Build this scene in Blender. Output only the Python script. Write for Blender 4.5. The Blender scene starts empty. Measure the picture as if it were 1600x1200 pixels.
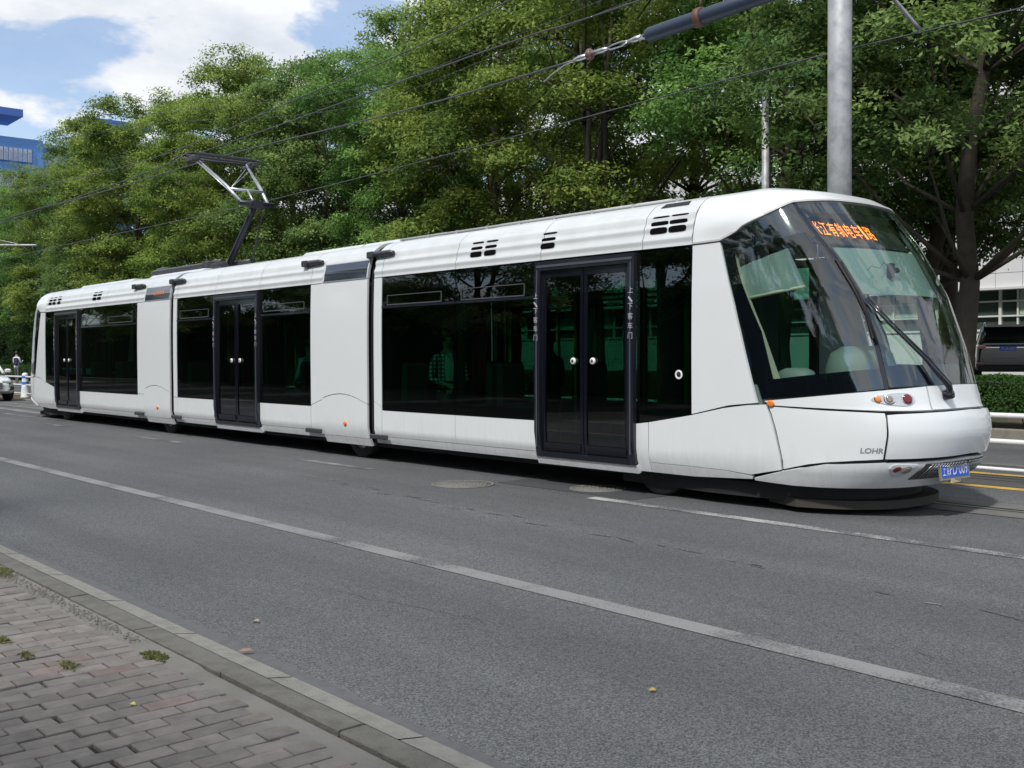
import bpy, math, random
import numpy as np
from mathutils import Vector, Matrix, Quaternion
rad = math.radians
SC = bpy.context.scene
COL = SC.collection

# ------------------------------------------------------------------ camera
cam_d = bpy.data.cameras.new('camera'); cam = bpy.data.objects.new('camera', cam_d); COL.objects.link(cam)
SC.camera = cam
cam_d.sensor_width = 36.0; cam_d.lens = 36.0 * 1650 / 1600; cam_d.clip_start = .05; cam_d.clip_end = 3000
yaw, pitch, roll = rad(41.097), rad(1.581), rad(.3)
fwd = Vector((-math.cos(yaw)*math.cos(pitch), math.sin(yaw)*math.cos(pitch), -math.sin(pitch)))
rgt = fwd.cross(Vector((0, 0, 1))).normalized(); upv = rgt.cross(fwd)
c_, s_ = math.cos(roll), math.sin(roll)
r2 = rgt*c_ - upv*s_; u2 = upv*c_ + rgt*s_
m3 = Matrix((r2, u2, -fwd)).transposed()
cam.matrix_world = Matrix.Translation((0, 0, 1.43)) @ m3.to_4x4()

# ------------------------------------------------------------------ sky, sun, exposure
SUN_EL, SUN_AZ = 52, 289            # azimuth measured from +X towards +Y (degrees) of the direction TO the sun
SUN_E, SUN_ANG = 2.1, 4
world = bpy.data.worlds.new('World'); SC.world = world; world.use_nodes = True
nt = world.node_tree; nt.nodes.clear()
def N(nt, t, **kw):
    n = nt.nodes.new(t)
    for k, v in kw.items():
        if k.startswith('i_'):
            key = k[2:]
            key = int(key) if key.isdigit() else key.replace('_', ' ')
            n.inputs[key].default_value = v
        else: setattr(n, k, v)
    return n
out = N(nt, 'ShaderNodeOutputWorld'); bg = N(nt, 'ShaderNodeBackground', i_Strength=.1)
sky = N(nt, 'ShaderNodeTexSky', sky_type='NISHITA', sun_disc=False, sun_elevation=rad(SUN_EL), sun_rotation=rad(90-SUN_AZ))
sky.air_density = 1.0; sky.dust_density = .6; sky.ozone_density = 2.0
tc = N(nt, 'ShaderNodeTexCoord')
mp = N(nt, 'ShaderNodeMapping'); mp.inputs['Scale'].default_value = (1, 1, 2.3); mp.inputs['Location'].default_value = (4.1, 1.9, .2)
ns = N(nt, 'ShaderNodeTexNoise', i_Scale=5.5, i_Detail=13, i_Roughness=.55); ns.inputs['Distortion'].default_value = .25
ns2 = N(nt, 'ShaderNodeTexNoise', i_Scale=7.0, i_Detail=8, i_Roughness=.6)
cr = N(nt, 'ShaderNodeValToRGB'); cr.color_ramp.elements[0].position = .44; cr.color_ramp.elements[1].position = .50
cr.color_ramp.elements[0].color = (.28, .28, .28, 1)
cr2 = N(nt, 'ShaderNodeValToRGB'); cr2.color_ramp.elements[0].position = .34; cr2.color_ramp.elements[1].position = .6
cr2.color_ramp.elements[0].color = (4.1, 4.4, 4.9, 1); cr2.color_ramp.elements[1].color = (5.6, 5.75, 5.95, 1)
mix = N(nt, 'ShaderNodeMix', data_type='RGBA')
sat = N(nt, 'ShaderNodeMix', data_type='RGBA', blend_type='MULTIPLY'); sat.inputs[0].default_value = 1; sat.inputs[7].default_value = (.85, .92, .98, 1)
L = nt.links.new
L(tc.outputs['Generated'], mp.inputs[0]); L(mp.outputs[0], ns.inputs['Vector']); L(mp.outputs[0], ns2.inputs['Vector'])
L(ns.outputs[0], cr.inputs[0]); L(ns2.outputs[0], cr2.inputs[0])
L(sky.outputs[0], sat.inputs[6]); L(sat.outputs[2], mix.inputs[6]); L(cr.outputs[0], mix.inputs[0]); L(cr2.outputs[0], mix.inputs[7])
L(mix.outputs[2], bg.inputs[0]); L(bg.outputs[0], out.inputs[0])
sun_d = bpy.data.lights.new('sun', 'SUN'); sun_d.energy = SUN_E; sun_d.angle = rad(SUN_ANG); sun_d.color = (1, .97, .92)
sun = bpy.data.objects.new('sun', sun_d); COL.objects.link(sun)
sd = Vector((math.cos(rad(SUN_AZ))*math.cos(rad(SUN_EL)), math.sin(rad(SUN_AZ))*math.cos(rad(SUN_EL)), math.sin(rad(SUN_EL))))
sun.rotation_euler = sd.to_track_quat('Z', 'Y').to_euler()
SC.view_settings.view_transform = 'Standard'; SC.view_settings.look = 'None'
SC.view_settings.exposure = 0.8; SC.view_settings.gamma = 1; SC.view_settings.use_curve_mapping = False
SC.render.resolution_x = 1024; SC.render.resolution_y = 768
SC.cycles.max_bounces = 8; SC.cycles.transparent_max_bounces = 16; SC.cycles.diffuse_bounces = 3
SC.cycles.glossy_bounces = 4; SC.cycles.transmission_bounces = 6; SC.cycles.caustics_reflective = False
SC.cycles.use_adaptive_sampling = True; SC.cycles.use_denoising = True

# ------------------------------------------------------------------ materials
def mat(name, col=(.5, .5, .5), rough=.5, metal=0, spec=.5, coat=0, emit=None, estr=0, noise=None, bump=None):
    """noise=(scale, amount, colour2) mixes a second real colour; bump=(scale, strength)"""
    m = bpy.data.materials.new(name); m.use_nodes = True; t = m.node_tree; b = t.nodes['Principled BSDF']
    b.inputs['Base Color'].default_value = (*col, 1); b.inputs['Roughness'].default_value = rough
    b.inputs['Metallic'].default_value = metal; b.inputs['Specular IOR Level'].default_value = spec
    b.inputs['Coat Weight'].default_value = coat; b.inputs['Coat Roughness'].default_value = .05
    if emit: b.inputs['Emission Color'].default_value = (*emit, 1); b.inputs['Emission Strength'].default_value = estr
    tcn = N(t, 'ShaderNodeTexCoord')
    if noise:
        n = N(t, 'ShaderNodeTexNoise', i_Scale=noise[0], i_Detail=6, i_Roughness=.6)
        r = N(t, 'ShaderNodeValToRGB'); r.color_ramp.elements[0].position = .42; r.color_ramp.elements[1].position = .42+.3
        mul = N(t, 'ShaderNodeMath', operation='MULTIPLY'); mul.inputs[1].default_value = noise[1]
        mx = N(t, 'ShaderNodeMix', data_type='RGBA'); mx.inputs[6].default_value = (*col, 1); mx.inputs[7].default_value = (*noise[2], 1)
        t.links.new(tcn.outputs['Object'], n.inputs['Vector']); t.links.new(n.outputs[0], r.inputs[0])
        t.links.new(r.outputs[0], mul.inputs[0]); t.links.new(mul.outputs[0], mx.inputs[0]); t.links.new(mx.outputs[2], b.inputs['Base Color'])
    if bump:
        n = N(t, 'ShaderNodeTexNoise', i_Scale=bump[0], i_Detail=5); bp = N(t, 'ShaderNodeBump', i_Strength=bump[1], i_Distance=.01)
        t.links.new(tcn.outputs['Object'], n.inputs['Vector']); t.links.new(n.outputs[0], bp.inputs['Height']); t.links.new(bp.outputs[0], b.inputs['Normal'])
    return m
def grime(m, z0=.2, z1=.75, col=(.30, .29, .26), amt=.3):
    t = m.node_tree; b = t.nodes['Principled BSDF']; K = t.links.new; src = b.inputs['Base Color'].links[0].from_socket
    tcn = N(t, 'ShaderNodeTexCoord'); sp = N(t, 'ShaderNodeSeparateXYZ'); mr = N(t, 'ShaderNodeMapRange'); mr.inputs[1].default_value = z1; mr.inputs[2].default_value = z0; mr.inputs[3].default_value = 0; mr.inputs[4].default_value = 1
    mp_ = N(t, 'ShaderNodeMapping'); mp_.inputs['Scale'].default_value = (9, 9, 1.5); n = N(t, 'ShaderNodeTexNoise', i_Scale=1.6, i_Detail=8, i_Roughness=.7); r = N(t, 'ShaderNodeValToRGB'); r.color_ramp.elements[0].position = .42; r.color_ramp.elements[1].position = .75
    m1 = N(t, 'ShaderNodeMath', operation='MULTIPLY'); m2 = N(t, 'ShaderNodeMath', operation='MULTIPLY'); m2.inputs[1].default_value = amt
    mx = N(t, 'ShaderNodeMix', data_type='RGBA'); mx.inputs[7].default_value = (*col, 1)
    K(tcn.outputs['Object'], sp.inputs[0]); K(sp.outputs['Z'], mr.inputs[0]); K(tcn.outputs['Object'], mp_.inputs[0]); K(mp_.outputs[0], n.inputs['Vector']); K(n.outputs[0], r.inputs[0])
    K(r.outputs[0], m1.inputs[0]); K(mr.outputs[0], m1.inputs[1]); K(m1.outputs[0], m2.inputs[0]); K(m2.outputs[0], mx.inputs[0]); K(src, mx.inputs[6]); K(mx.outputs[2], b.inputs['Base Color'])
def glassmat(name, tint, ior=1.5, rough=0.0, refl=(1, 1, 1)):
    m = bpy.data.materials.new(name); m.use_nodes = True; t = m.node_tree; t.nodes.clear()
    o = N(t, 'ShaderNodeOutputMaterial'); tr = N(t, 'ShaderNodeBsdfTransparent'); tr.inputs[0].default_value = (*tint, 1)
    gl = N(t, 'ShaderNodeBsdfGlossy', i_Roughness=rough); gl.inputs[0].default_value = (*refl, 1)
    fr = N(t, 'ShaderNodeFresnel', i_IOR=ior); mx = N(t, 'ShaderNodeMixShader')
    ge = N(t, 'ShaderNodeNewGeometry'); iv = N(t, 'ShaderNodeMath', operation='SUBTRACT'); iv.inputs[0].default_value = 1; mu = N(t, 'ShaderNodeMath', operation='MULTIPLY')
    t.links.new(ge.outputs['Backfacing'], iv.inputs[1]); t.links.new(iv.outputs[0], mu.inputs[0]); t.links.new(fr.outputs[0], mu.inputs[1])
    t.links.new(mu.outputs[0], mx.inputs[0]); t.links.new(tr.outputs[0], mx.inputs[1]); t.links.new(gl.outputs[0], mx.inputs[2]); t.links.new(mx.outputs[0], o.inputs[0])
    return m
WHITE = mat('tram_white_paint', (.71, .735, .745), .28, coat=.5, noise=(2.2, .18, (.66, .68, .67)))
grime(WHITE)
WHITE2 = mat('roof_white_paint', (.60, .625, .635), .35, coat=.3, noise=(3, .5, (.48, .49, .47)))
BLACK = mat('black_gloss_trim', (.012, .014, .022), .18, coat=.4)
VENT = mat('vent_slot_dark', (.004, .004, .005), 1, spec=.05)  # vent slots are not cut; their dark inside is painted flat black
RUBBER = mat('black_rubber', (.015, .015, .016), .7)
DARK = mat('dark_interior', (.03, .035, .035), .7)
FRIT = mat('black_glass_border', (.006, .007, .012), .08)
GREYM = mat('charcoal_metal', (.06, .062, .07), .4, metal=.3)
STEEL = mat('brushed_steel', (.55, .56, .58), .35, metal=.9)
GALV = mat('galvanised_pole', (.43, .44, .45), .55, metal=.3, noise=(5, .95, (.22, .225, .23)))
PANTO_D = mat('pantograph_navy', (.018, .022, .035), .4, metal=.2)
PANTO_L = mat('pantograph_aluminium', (.5, .52, .56), .35, metal=.7)
WIN = glassmat('tinted_window_glass', (.28, .50, .42), 1.85)
WSC = glassmat('windscreen_glass', (.88, .95, .925), 2.0)
LENS = glassmat('clear_lens', (.9, .9, .92))
AMBER = mat('amber_lens', (.8, .22, .02), .2, coat=.5)
RED = mat('red_lens', (.16, .008, .008), .12, coat=.8)
CHROME = mat('chrome_reflector', (.75, .75, .74), .15, metal=1)
LED = mat('orange_led', (.8, .2, .02), .5, emit=(1, .22, .015), estr=1.8)
TXTW = mat('white_lettering', (.75, .75, .76), .5)
TXTG = mat('grey_lettering', (.22, .22, .23), .4)
PLATEB = mat('blue_plate', (.02, .10, .52), .35)
PLATEF = mat('plate_frame_grey', (.3, .29, .27), .45, metal=.4)
CREAM = mat('cream_plastic', (.42, .41, .30), .5)
DASH = mat('grey_green_dashboard', (.13, .17, .155), .6)
SHADE = mat('sunshade_mesh_cloth', (.19, .25, .235), .8, noise=(60, .5, (.13, .17, .16)))
SEATB = mat('blue_seat_fabric', (.02, .04, .09), .8)
YEL = mat('yellow_handrail', (.55, .4, .03), .4)
GRILLE = mat('mesh_grille', (.10, .095, .085), .5, metal=.4)

# ------------------------------------------------------------------ mesh helpers
class MB:
    def __init__(s): s.v = []; s.f = []; s.m = []; s.sm = []
    def add(s, vs, fs, mi=0, smooth=False):
        o = len(s.v); s.v += [tuple(map(float, v)) for v in vs]
        for f in fs: s.f.append(tuple(o+i for i in f)); s.m.append(mi); s.sm.append(smooth)
        return s
    def box(s, x0, y0, z0, x1, y1, z1, mi=0):
        vs = [(x, y, z) for z in (z0, z1) for y in (y0, y1) for x in (x0, x1)]
        return s.add(vs, [(0, 2, 3, 1), (4, 5, 7, 6), (0, 1, 5, 4), (2, 6, 7, 3), (0, 4, 6, 2), (1, 3, 7, 5)], mi)
    def bbox(s, x0, y0, z0, x1, y1, z1, b=.02, mi=0):
        """box with chamfered vertical and horizontal edges"""
        P = [(x0+b, y0), (x1-b, y0), (x1, y0+b), (x1, y1-b), (x1-b, y1), (x0+b, y1), (x0, y1-b), (x0, y0+b)]
        cx, cy = (x0+x1)/2, (y0+y1)/2
        def sc(p): return (p[0]+(b if p[0] < cx else -b), p[1]+(b if p[1] < cy else -b))
        rings = [[(*sc(p), z0) for p in P], [(*p, z0+b) for p in P], [(*p, z1-b) for p in P], [(*sc(p), z1) for p in P]]
        vs = sum(rings, []); fs = [tuple(range(7, -1, -1)), tuple(24+i for i in range(8))]
        for r in range(3):
            for i in range(8): fs.append((r*8+i, r*8+(i+1) % 8, (r+1)*8+(i+1) % 8, (r+1)*8+i))
        return s.add(vs, fs, mi)
    def tube(s, pts, r, n=8, mi=0, cap=True, smooth=True):
        pts = [Vector(p) for p in pts]; R = r if isinstance(r, (list, tuple)) else [r]*len(pts)
        vs = []; prev = None
        for i, p in enumerate(pts):
            d = (pts[min(i+1, len(pts)-1)]-pts[max(i-1, 0)]).normalized()
            if prev is None:
                a = d.cross(Vector((0, 0, 1)));
                if a.length < .1: a = d.cross(Vector((1, 0, 0)))
            else: a = prev - d*prev.dot(d)
            a.normalize(); b = d.cross(a); prev = a
            for k in range(n):
                t = 2*math.pi*k/n; vs.append(p+(a*math.cos(t)+b*math.sin(t))*R[i])
        fs = [(i*n+k, i*n+(k+1) % n, (i+1)*n+(k+1) % n, (i+1)*n+k) for i in range(len(pts)-1) for k in range(n)]
        s.add(vs, fs, mi, smooth)
        if cap:
            o = len(s.v)-len(vs); L_ = (len(pts)-1)*n
            s.f += [tuple(o+k for k in range(n-1, -1, -1)), tuple(o+L_+k for k in range(n))]; s.m += [mi]*2; s.sm += [False]*2
        return s
    def lathe(s, c, axis, prof, n=24, mi=0, smooth=True):
        """prof=[(r, h)] along axis from c"""
        c = Vector(c); ax = Vector(axis).normalized(); a = ax.orthogonal().normalized(); b = ax.cross(a)
        vs = [c+ax*h+(a*math.cos(2*math.pi*k/n)+b*math.sin(2*math.pi*k/n))*r for r, h in prof for k in range(n)]
        fs = [(i*n+k, i*n+(k+1) % n, (i+1)*n+(k+1) % n, (i+1)*n+k) for i in range(len(prof)-1) for k in range(n)]
        return s.add(vs, fs, mi, smooth)
    def ext(s, poly, z0, z1, mi=0):
        n = len(poly); vs = [(x, y, z0) for x, y in poly]+[(x, y, z1) for x, y in poly]
        return s.add(vs, [tuple(range(n-1, -1, -1)), tuple(range(n, 2*n))]+[(i, (i+1) % n, n+(i+1) % n, n+i) for i in range(n)], mi)
    def build(s, name, mats, parent=None, origin=None):
        me = bpy.data.meshes.new(name); vs = s.v
        if origin: vs = [(a-origin[0], b-origin[1], c-origin[2]) for a, b, c in vs]
        me.from_pydata(vs, [], s.f)
        for m in (mats if isinstance(mats, (list, tuple)) else [mats]): me.materials.append(m)
        me.polygons.foreach_set('material_index', s.m); me.polygons.foreach_set('use_smooth', s.sm); me.update()
        o = bpy.data.objects.new(name, me); COL.objects.link(o)
        if origin: o.location = origin
        if parent: o.parent = parent
        return o
def tag(o, label=None, cat=None, group=None, kind=None):
    if label: o['label'] = label
    if cat: o['category'] = cat
    if group: o['group'] = group
    if kind: o['kind'] = kind
    return o
def thing(name, loc, label, cat, group=None, rz=0):
    o = bpy.data.objects.new(name, None); COL.objects.link(o); o.location = loc; o.rotation_euler.z = rz; o.empty_display_size = .2
    return tag(o, label, cat, group)
def struct(o): o['kind'] = 'structure'; return o
def text_mesh(txt, size=1.0, ext=0.0, bold=0.0):
    """flat text triangulated -> numpy verts (x,y) and faces, centred at its box centre; returns also width,height"""
    cu = bpy.data.curves.new('t', 'FONT'); cu.body = txt; cu.size = size; cu.extrude = ext; cu.offset = bold; cu.resolution_u = 3
    ob = bpy.data.objects.new('t', cu); COL.objects.link(ob); bpy.context.view_layer.update()
    dg = bpy.context.evaluated_depsgraph_get(); me = bpy.data.meshes.new_from_object(ob.evaluated_get(dg))
    vs = [tuple(v.co) for v in me.vertices]; fs = [tuple(p.vertices) for p in me.polygons]
    bpy.data.objects.remove(ob); bpy.data.curves.remove(cu); bpy.data.meshes.remove(me)
    if not vs: return [], [], 0, 0
    xs = [v[0] for v in vs]; ys = [v[1] for v in vs]; cx, cy = (min(xs)+max(xs))/2, (min(ys)+max(ys))/2
    return [(v[0]-cx, v[1]-cy, v[2]) for v in vs], fs, max(xs)-min(xs), max(ys)-min(ys)
def text_plane(name, txt, c, ex, ey, w, h, m, parent=None, lift=.002):
    """text fitted in a w x h box on the plane c, ex, ey"""
    vs, fs, tw, th = text_mesh(txt)
    ex, ey, c = Vector(ex).normalized(), Vector(ey).normalized(), Vector(c); n = ex.cross(ey)
    return MB().add([c+ex*(x*w/tw)+ey*(y*h/th)+n*lift for x, y, z in vs], fs).build(name, m, parent)

# ------------------------------------------------------------------ GROUND / ROAD
def roadmat():
    m = mat('asphalt', (.1, .1, .1), .85); t = m.node_tree; b = t.nodes['Principled BSDF']; tcn = N(t, 'ShaderNodeTexCoord')
    big = N(t, 'ShaderNodeTexNoise', i_Scale=.35, i_Detail=5); fine = N(t, 'ShaderNodeTexVoronoi', i_Scale=150); fn = N(t, 'ShaderNodeTexNoise', i_Scale=330, i_Detail=2)
    st = N(t, 'ShaderNodeMapping'); st.inputs['Scale'].default_value = (.06, 1.1, 1); stn = N(t, 'ShaderNodeTexNoise', i_Scale=1.4, i_Detail=4)
    r1 = N(t, 'ShaderNodeValToRGB'); r1.color_ramp.elements[0].color = (.040, .042, .044, 1); r1.color_ramp.elements[1].color = (.140, .144, .150, 1)
    r1.color_ramp.elements[0].position = .36; r1.color_ramp.elements[1].position = .66
    r2 = N(t, 'ShaderNodeValToRGB'); r2.color_ramp.elements[0].color = (.84, .84, .84, 1); r2.color_ramp.elements[1].color = (1.14, 1.13, 1.11, 1)
    r2.color_ramp.elements[0].position = .3; r2.color_ramp.elements[1].position = .7
    r3 = N(t, 'ShaderNodeValToRGB'); r3.color_ramp.elements[0].position = .35; r3.color_ramp.elements[1].position = .65
    r3.color_ramp.elements[0].color = (.86, .86, .87, 1); r3.color_ramp.elements[1].color = (1.1, 1.1, 1.09, 1)
    mx0 = N(t, 'ShaderNodeMix', data_type='FLOAT'); mx0.inputs[0].default_value = .45
    m1 = N(t, 'ShaderNodeMix', data_type='RGBA', blend_type='MULTIPLY'); m1.inputs[0].default_value = 1
    m2 = N(t, 'ShaderNodeMix', data_type='RGBA', blend_type='MULTIPLY'); m2.inputs[0].default_value = 1
    K = t.links.new
    for x in (big, fine, fn): K(tcn.outputs['Object'], x.inputs['Vector'])
    K(tcn.outputs['Object'], st.inputs[0]); K(st.outputs[0], stn.inputs['Vector'])
    K(fine.outputs['Color'], mx0.inputs[2]); K(fn.outputs[0], mx0.inputs[3]); K(mx0.outputs[0], r1.inputs[0])
    K(big.outputs[0], r2.inputs[0]); K(stn.outputs[0], r3.inputs[0])
    K(r1.outputs[0], m1.inputs[6]); K(r2.outputs[0], m1.inputs[7]); K(m1.outputs[2], m2.inputs[6]); K(r3.outputs[0], m2.inputs[7]); K(m2.outputs[2], b.inputs['Base Color'])
    bp = N(t, 'ShaderNodeBump', i_Strength=.6, i_Distance=.004); K(mx0.outputs[0], bp.inputs['Height']); K(bp.outputs[0], b.inputs['Normal'])
    return m
ASPH = roadmat()
def paintmat(name, col, wear=.45, under=(.06, .063, .069)):
    m = mat(name, col, .75); t = m.node_tree; b = t.nodes['Principled BSDF']; tcn = N(t, 'ShaderNodeTexCoord')
    n = N(t, 'ShaderNodeTexNoise', i_Scale=70, i_Detail=4, i_Roughness=.7); n2 = N(t, 'ShaderNodeTexNoise', i_Scale=1.8, i_Detail=4)
    ad = N(t, 'ShaderNodeMath', operation='ADD'); r = N(t, 'ShaderNodeValToRGB'); r.color_ramp.elements[0].position = wear; r.color_ramp.elements[1].position = wear+.12
    mu = N(t, 'ShaderNodeMath', operation='MULTIPLY'); mu.inputs[1].default_value = .5
    mx = N(t, 'ShaderNodeMix', data_type='RGBA'); mx.inputs[6].default_value = (*under, 1); mx.inputs[7].default_value = (*col, 1)
    K = t.links.new; K(tcn.outputs['Object'], n.inputs['Vector']); K(tcn.outputs['Object'], n2.inputs['Vector']); K(n.outputs[0], ad.inputs[0]); K(n2.outputs[0], ad.inputs[1])
    K(ad.outputs[0], mu.inputs[0]); K(mu.outputs[0], r.inputs[0]); K(r.outputs[0], mx.inputs[0]); K(mx.outputs[2], b.inputs['Base Color'])
    return m
WPAINT = paintmat('worn_white_road_paint', (.21, .21, .205), .40)
WPAINT3 = paintmat('bright_worn_white_road_paint', (.4, .395, .38), .44)
WPAINT2 = paintmat('faded_white_road_paint', (.27, .27, .265), .47)
YPAINT = paintmat('yellow_road_paint', (.55, .34, .06), .40)
CONC = mat('concrete', (.24, .235, .21), .85, noise=(14, .8, (.15, .147, .13)), bump=(120, .8))
CONC2 = mat('kerb_stone', (.14, .135, .118), .9, noise=(9, .9, (.085, .082, .072)), bump=(120, .9))
CONC3 = mat('rough_gutter_edge', (.105, .106, .109), .9, noise=(14, .8, (.075, .075, .077)), bump=(60, .5))
RAILC = mat('rail_bed_concrete', (.15, .143, .13), .85, noise=(3, .8, (.1, .095, .088)), bump=(50, .3))
GRAV = mat('dirt_gravel', (.16, .15, .13), .95, noise=(60, .9, (.06, .055, .05)), bump=(80, 1))
def sheet(name, x0, y0, x1, y1, z, m, nx=1):
    b = MB(); b.add([(x0, y0, z), (x1, y0, z), (x1, y1, z), (x0, y1, z)], [(0, 1, 2, 3)]); return b.build(name, m)
struct(sheet('ground', -1500, -1500, 1500, 1500, -.06, mat('dry_ground', (.14, .13, .10), .95, noise=(.3, .8, (.08, .10, .05)))))
struct(sheet('road', -400, 2.30, 120, 17.5, 0, ASPH))
def strip(name, x0, x1, y0, y1, z, m): return struct(sheet(name, x0, y0, x1, y1, z, m))
strip('lane_line', -400, 60, 4.24, 4.40, .004, WPAINT)
strip('lane_marking', -7.4, 2, 7.42, 7.56, .004, WPAINT3)
for a, b_ in ((-12.95, -11.15), (-18.8, -16.8), (-24.2, -22.3), (-30, -27.6)): strip('lane_marking', a, b_, 7.30, 7.42, .004, WPAINT2)
for a, b_ in ((-30.5, -24.5), (-42, -32)): strip('lane_marking', a, b_, 7.9, 8.02, .004, WPAINT2)
for k in range(5): strip('crosswalk_stripe', -33.6+k*.15, -27.8+k*.3, 8.5+k*.75, 8.85+k*.75, .004, WPAINT)
PATCH = mat('darker_asphalt_patch', (.04, .042, .045), .85, noise=(40, .8, (.07, .072, .076)), bump=(90, .6))
b = MB(); b.add([(-9.0, 7.62, .0035), (-7.0, 7.66, .0035), (-6.9, 8.9, .0035), (-9.1, 8.9, .0035)], [(0, 1, 2, 3)]); struct(b.build('asphalt_patch', PATCH))
rng = random.Random(31); b = MB()
for (x, y, n_, dx, dy) in ((-14, 5.2, 60, .055, .004), (-6.5, 3.1, 46, .05, .012), (-4.6, 6.0, 30, .03, .03), (-20, 6.6, 70, .08, -.002), (-3.6, 5.0, 34, .04, -.006)):
    P_ = [(x, y)]
    for i in range(n_): x += dx*rng.uniform(.6, 1.4); y += dy+rng.gauss(0, .012); P_.append((x, y))
    for i in range(n_):
        (xa, ya), (xb, yb) = P_[i], P_[i+1]; w_ = rng.uniform(.0008, .0026); b.add([(xa, ya-w_, .0042), (xb, yb-w_, .0042), (xb, yb+w_, .0042), (xa, ya+w_, .0042)], [(0, 1, 2, 3)])
struct(b.build('asphalt_cracks', mat('crack_dark', (.05, .05, .05), .95)))
# faint broken tyre scuffs along the near lane
rng = random.Random(5); mbs = MB()
for k in range(46):
    t = k/45; x = -11 + 8.8*t + rng.uniform(-.15, .15); y = 6.35 - .62*t + rng.uniform(-.09, .09); l = rng.uniform(.05, .22); w = rng.uniform(.008, .022); a = rng.uniform(-.3, .3)
    if rng.random() < .3: continue
    n = 9; pts = []
    for i in range(n):
        th = 2*math.pi*i/n; rr = rng.uniform(.6, 1.1); px, py = l*math.cos(th)*rr, w*math.sin(th)*rr; pts.append((x+px*math.cos(a)-py*math.sin(a), y+px*math.sin(a)+py*math.cos(a), .004))
    mbs.add(pts, [tuple(range(n))])
struct(mbs.build('road_scuffs', paintmat('pale_scuff', (.24, .24, .23), .5)))
for y0, y1 in ((11.07, 11.25), (12.3, 12.46)): strip('yellow_line', -400, 60, y0, y1, .004, YPAINT)
strip('median_strip', -400, 60, 11.3, 12.27, .0035, mat('dusty_median_asphalt', (.075, .073, .068), .95, noise=(25, .8, (.05, .05, .05)), bump=(90, .5)))
def track(yc, w, cw):
    strip('track_bed', -400, 60, yc-w, yc-cw, .005, RAILC); strip('track_bed', -400, 60, yc+cw, yc+w, .005, RAILC)
    strip('track_groove', -400, 60, yc-cw+.002, yc+cw-.002, .003, mat('groove_black', (.012, .012, .013), .6))
    o = MB(); o.box(-400, yc-.035, -.02, 60, yc+.005, .0065); struct(o.build('steel_rail', STEEL))
track(9.62, .40, .085); track(13.3, .27, .08)
def manhole(x, y, r, label):
    t = thing('manhole_cover', (x, y, 0), label, 'manhole cover')
    lid = MB().lathe((0, 0, .002), (0, 0, 1), [(0.001, .006), (r-.04, .006), (r-.04, .003), (r-.03, .003), (r-.03, .008), (r, .008), (r, 0)], 40).build('lid', mat('cast_lid', (.17, .165, .15), .7, metal=.1, noise=(30, .7, (.10, .10, .09)), bump=(70, .8)), t)
    b = MB().box(-r*.8, -.006, .0076, r*.8, .006, .0105)
    for i in range(-4, 5):
        for j in range(-4, 5):
            px, py = i*.058, j*.058
            if px*px+py*py < (r-.07)**2 and i: b.box(px-.018, py-.006, .0078, px+.018, py+.006, .0125)
    b.build('raised_tread', mat('tread', (.2, .195, .18), .6), t)
manhole(-9.13, 7.24, .35, 'round iron manhole cover left of the front tram door, on the grey road')
manhole(-7.85, 8.05, .30, 'round manhole cover half under the tram shadow below the front door')
# kerb: rough edge, sloping light face, darker stone top, joints
def prism(name, prof, x0, x1, m, parent=None):
    n = len(prof); b = MB(); b.add([(x0, y, z) for y, z in prof]+[(x1, y, z) for y, z in prof], [(i, i+1, n+i+1, n+i) for i in range(n-1)]+[tuple(range(n-1, -1, -1)), tuple(range(n, 2*n))])
    return b.build(name, m, parent)
b = MB(); rg = random.Random(3); xs = np.arange(-60, 20, .12); top = []; bot = []
for x in xs: top.append((x, 2.385+rg.uniform(-.012, .012)+.02*math.sin(x*.9), .004)); bot.append((x, 2.25, .004))
n = len(xs); b.add(bot+top, [(i, i+1, n+i+1, n+i) for i in range(n-1)]); struct(b.build('gutter_strip', CONC3))
KL = .985; k = 0; kb = MB(); kf = MB()
for i in range(-40, 12):
    x0 = i*KL - 4.36 + .008; x1 = x0+KL-.012; rr = rg.uniform(-.004, .004)
    kb.add([(x, y, z) for x in (x0, x1) for y, z in ((2.075, -.05), (2.075, .026+rr), (2.08, .030+rr), (2.18, .030+rr), (2.19, .028), (2.19, -.05))],
           [(0, 1, 7, 6), (1, 2, 8, 7), (2, 3, 9, 8), (3, 4, 10, 9), (4, 5, 11, 10), (5, 4, 3, 2, 1, 0), (6, 7, 8, 9, 10, 11)])
    kf.add([(x, y, z) for x in (x0+.22, x1+.22) for y, z in ((2.192, .029), (2.312, .010), (2.325, -.02))], [(0, 1, 4, 3), (1, 2, 5, 4)])
kerb = kb.build('kerb', CONC2); struct(kerb); f_ = kf.build('kerb_face', CONC); struct(f_)
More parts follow.
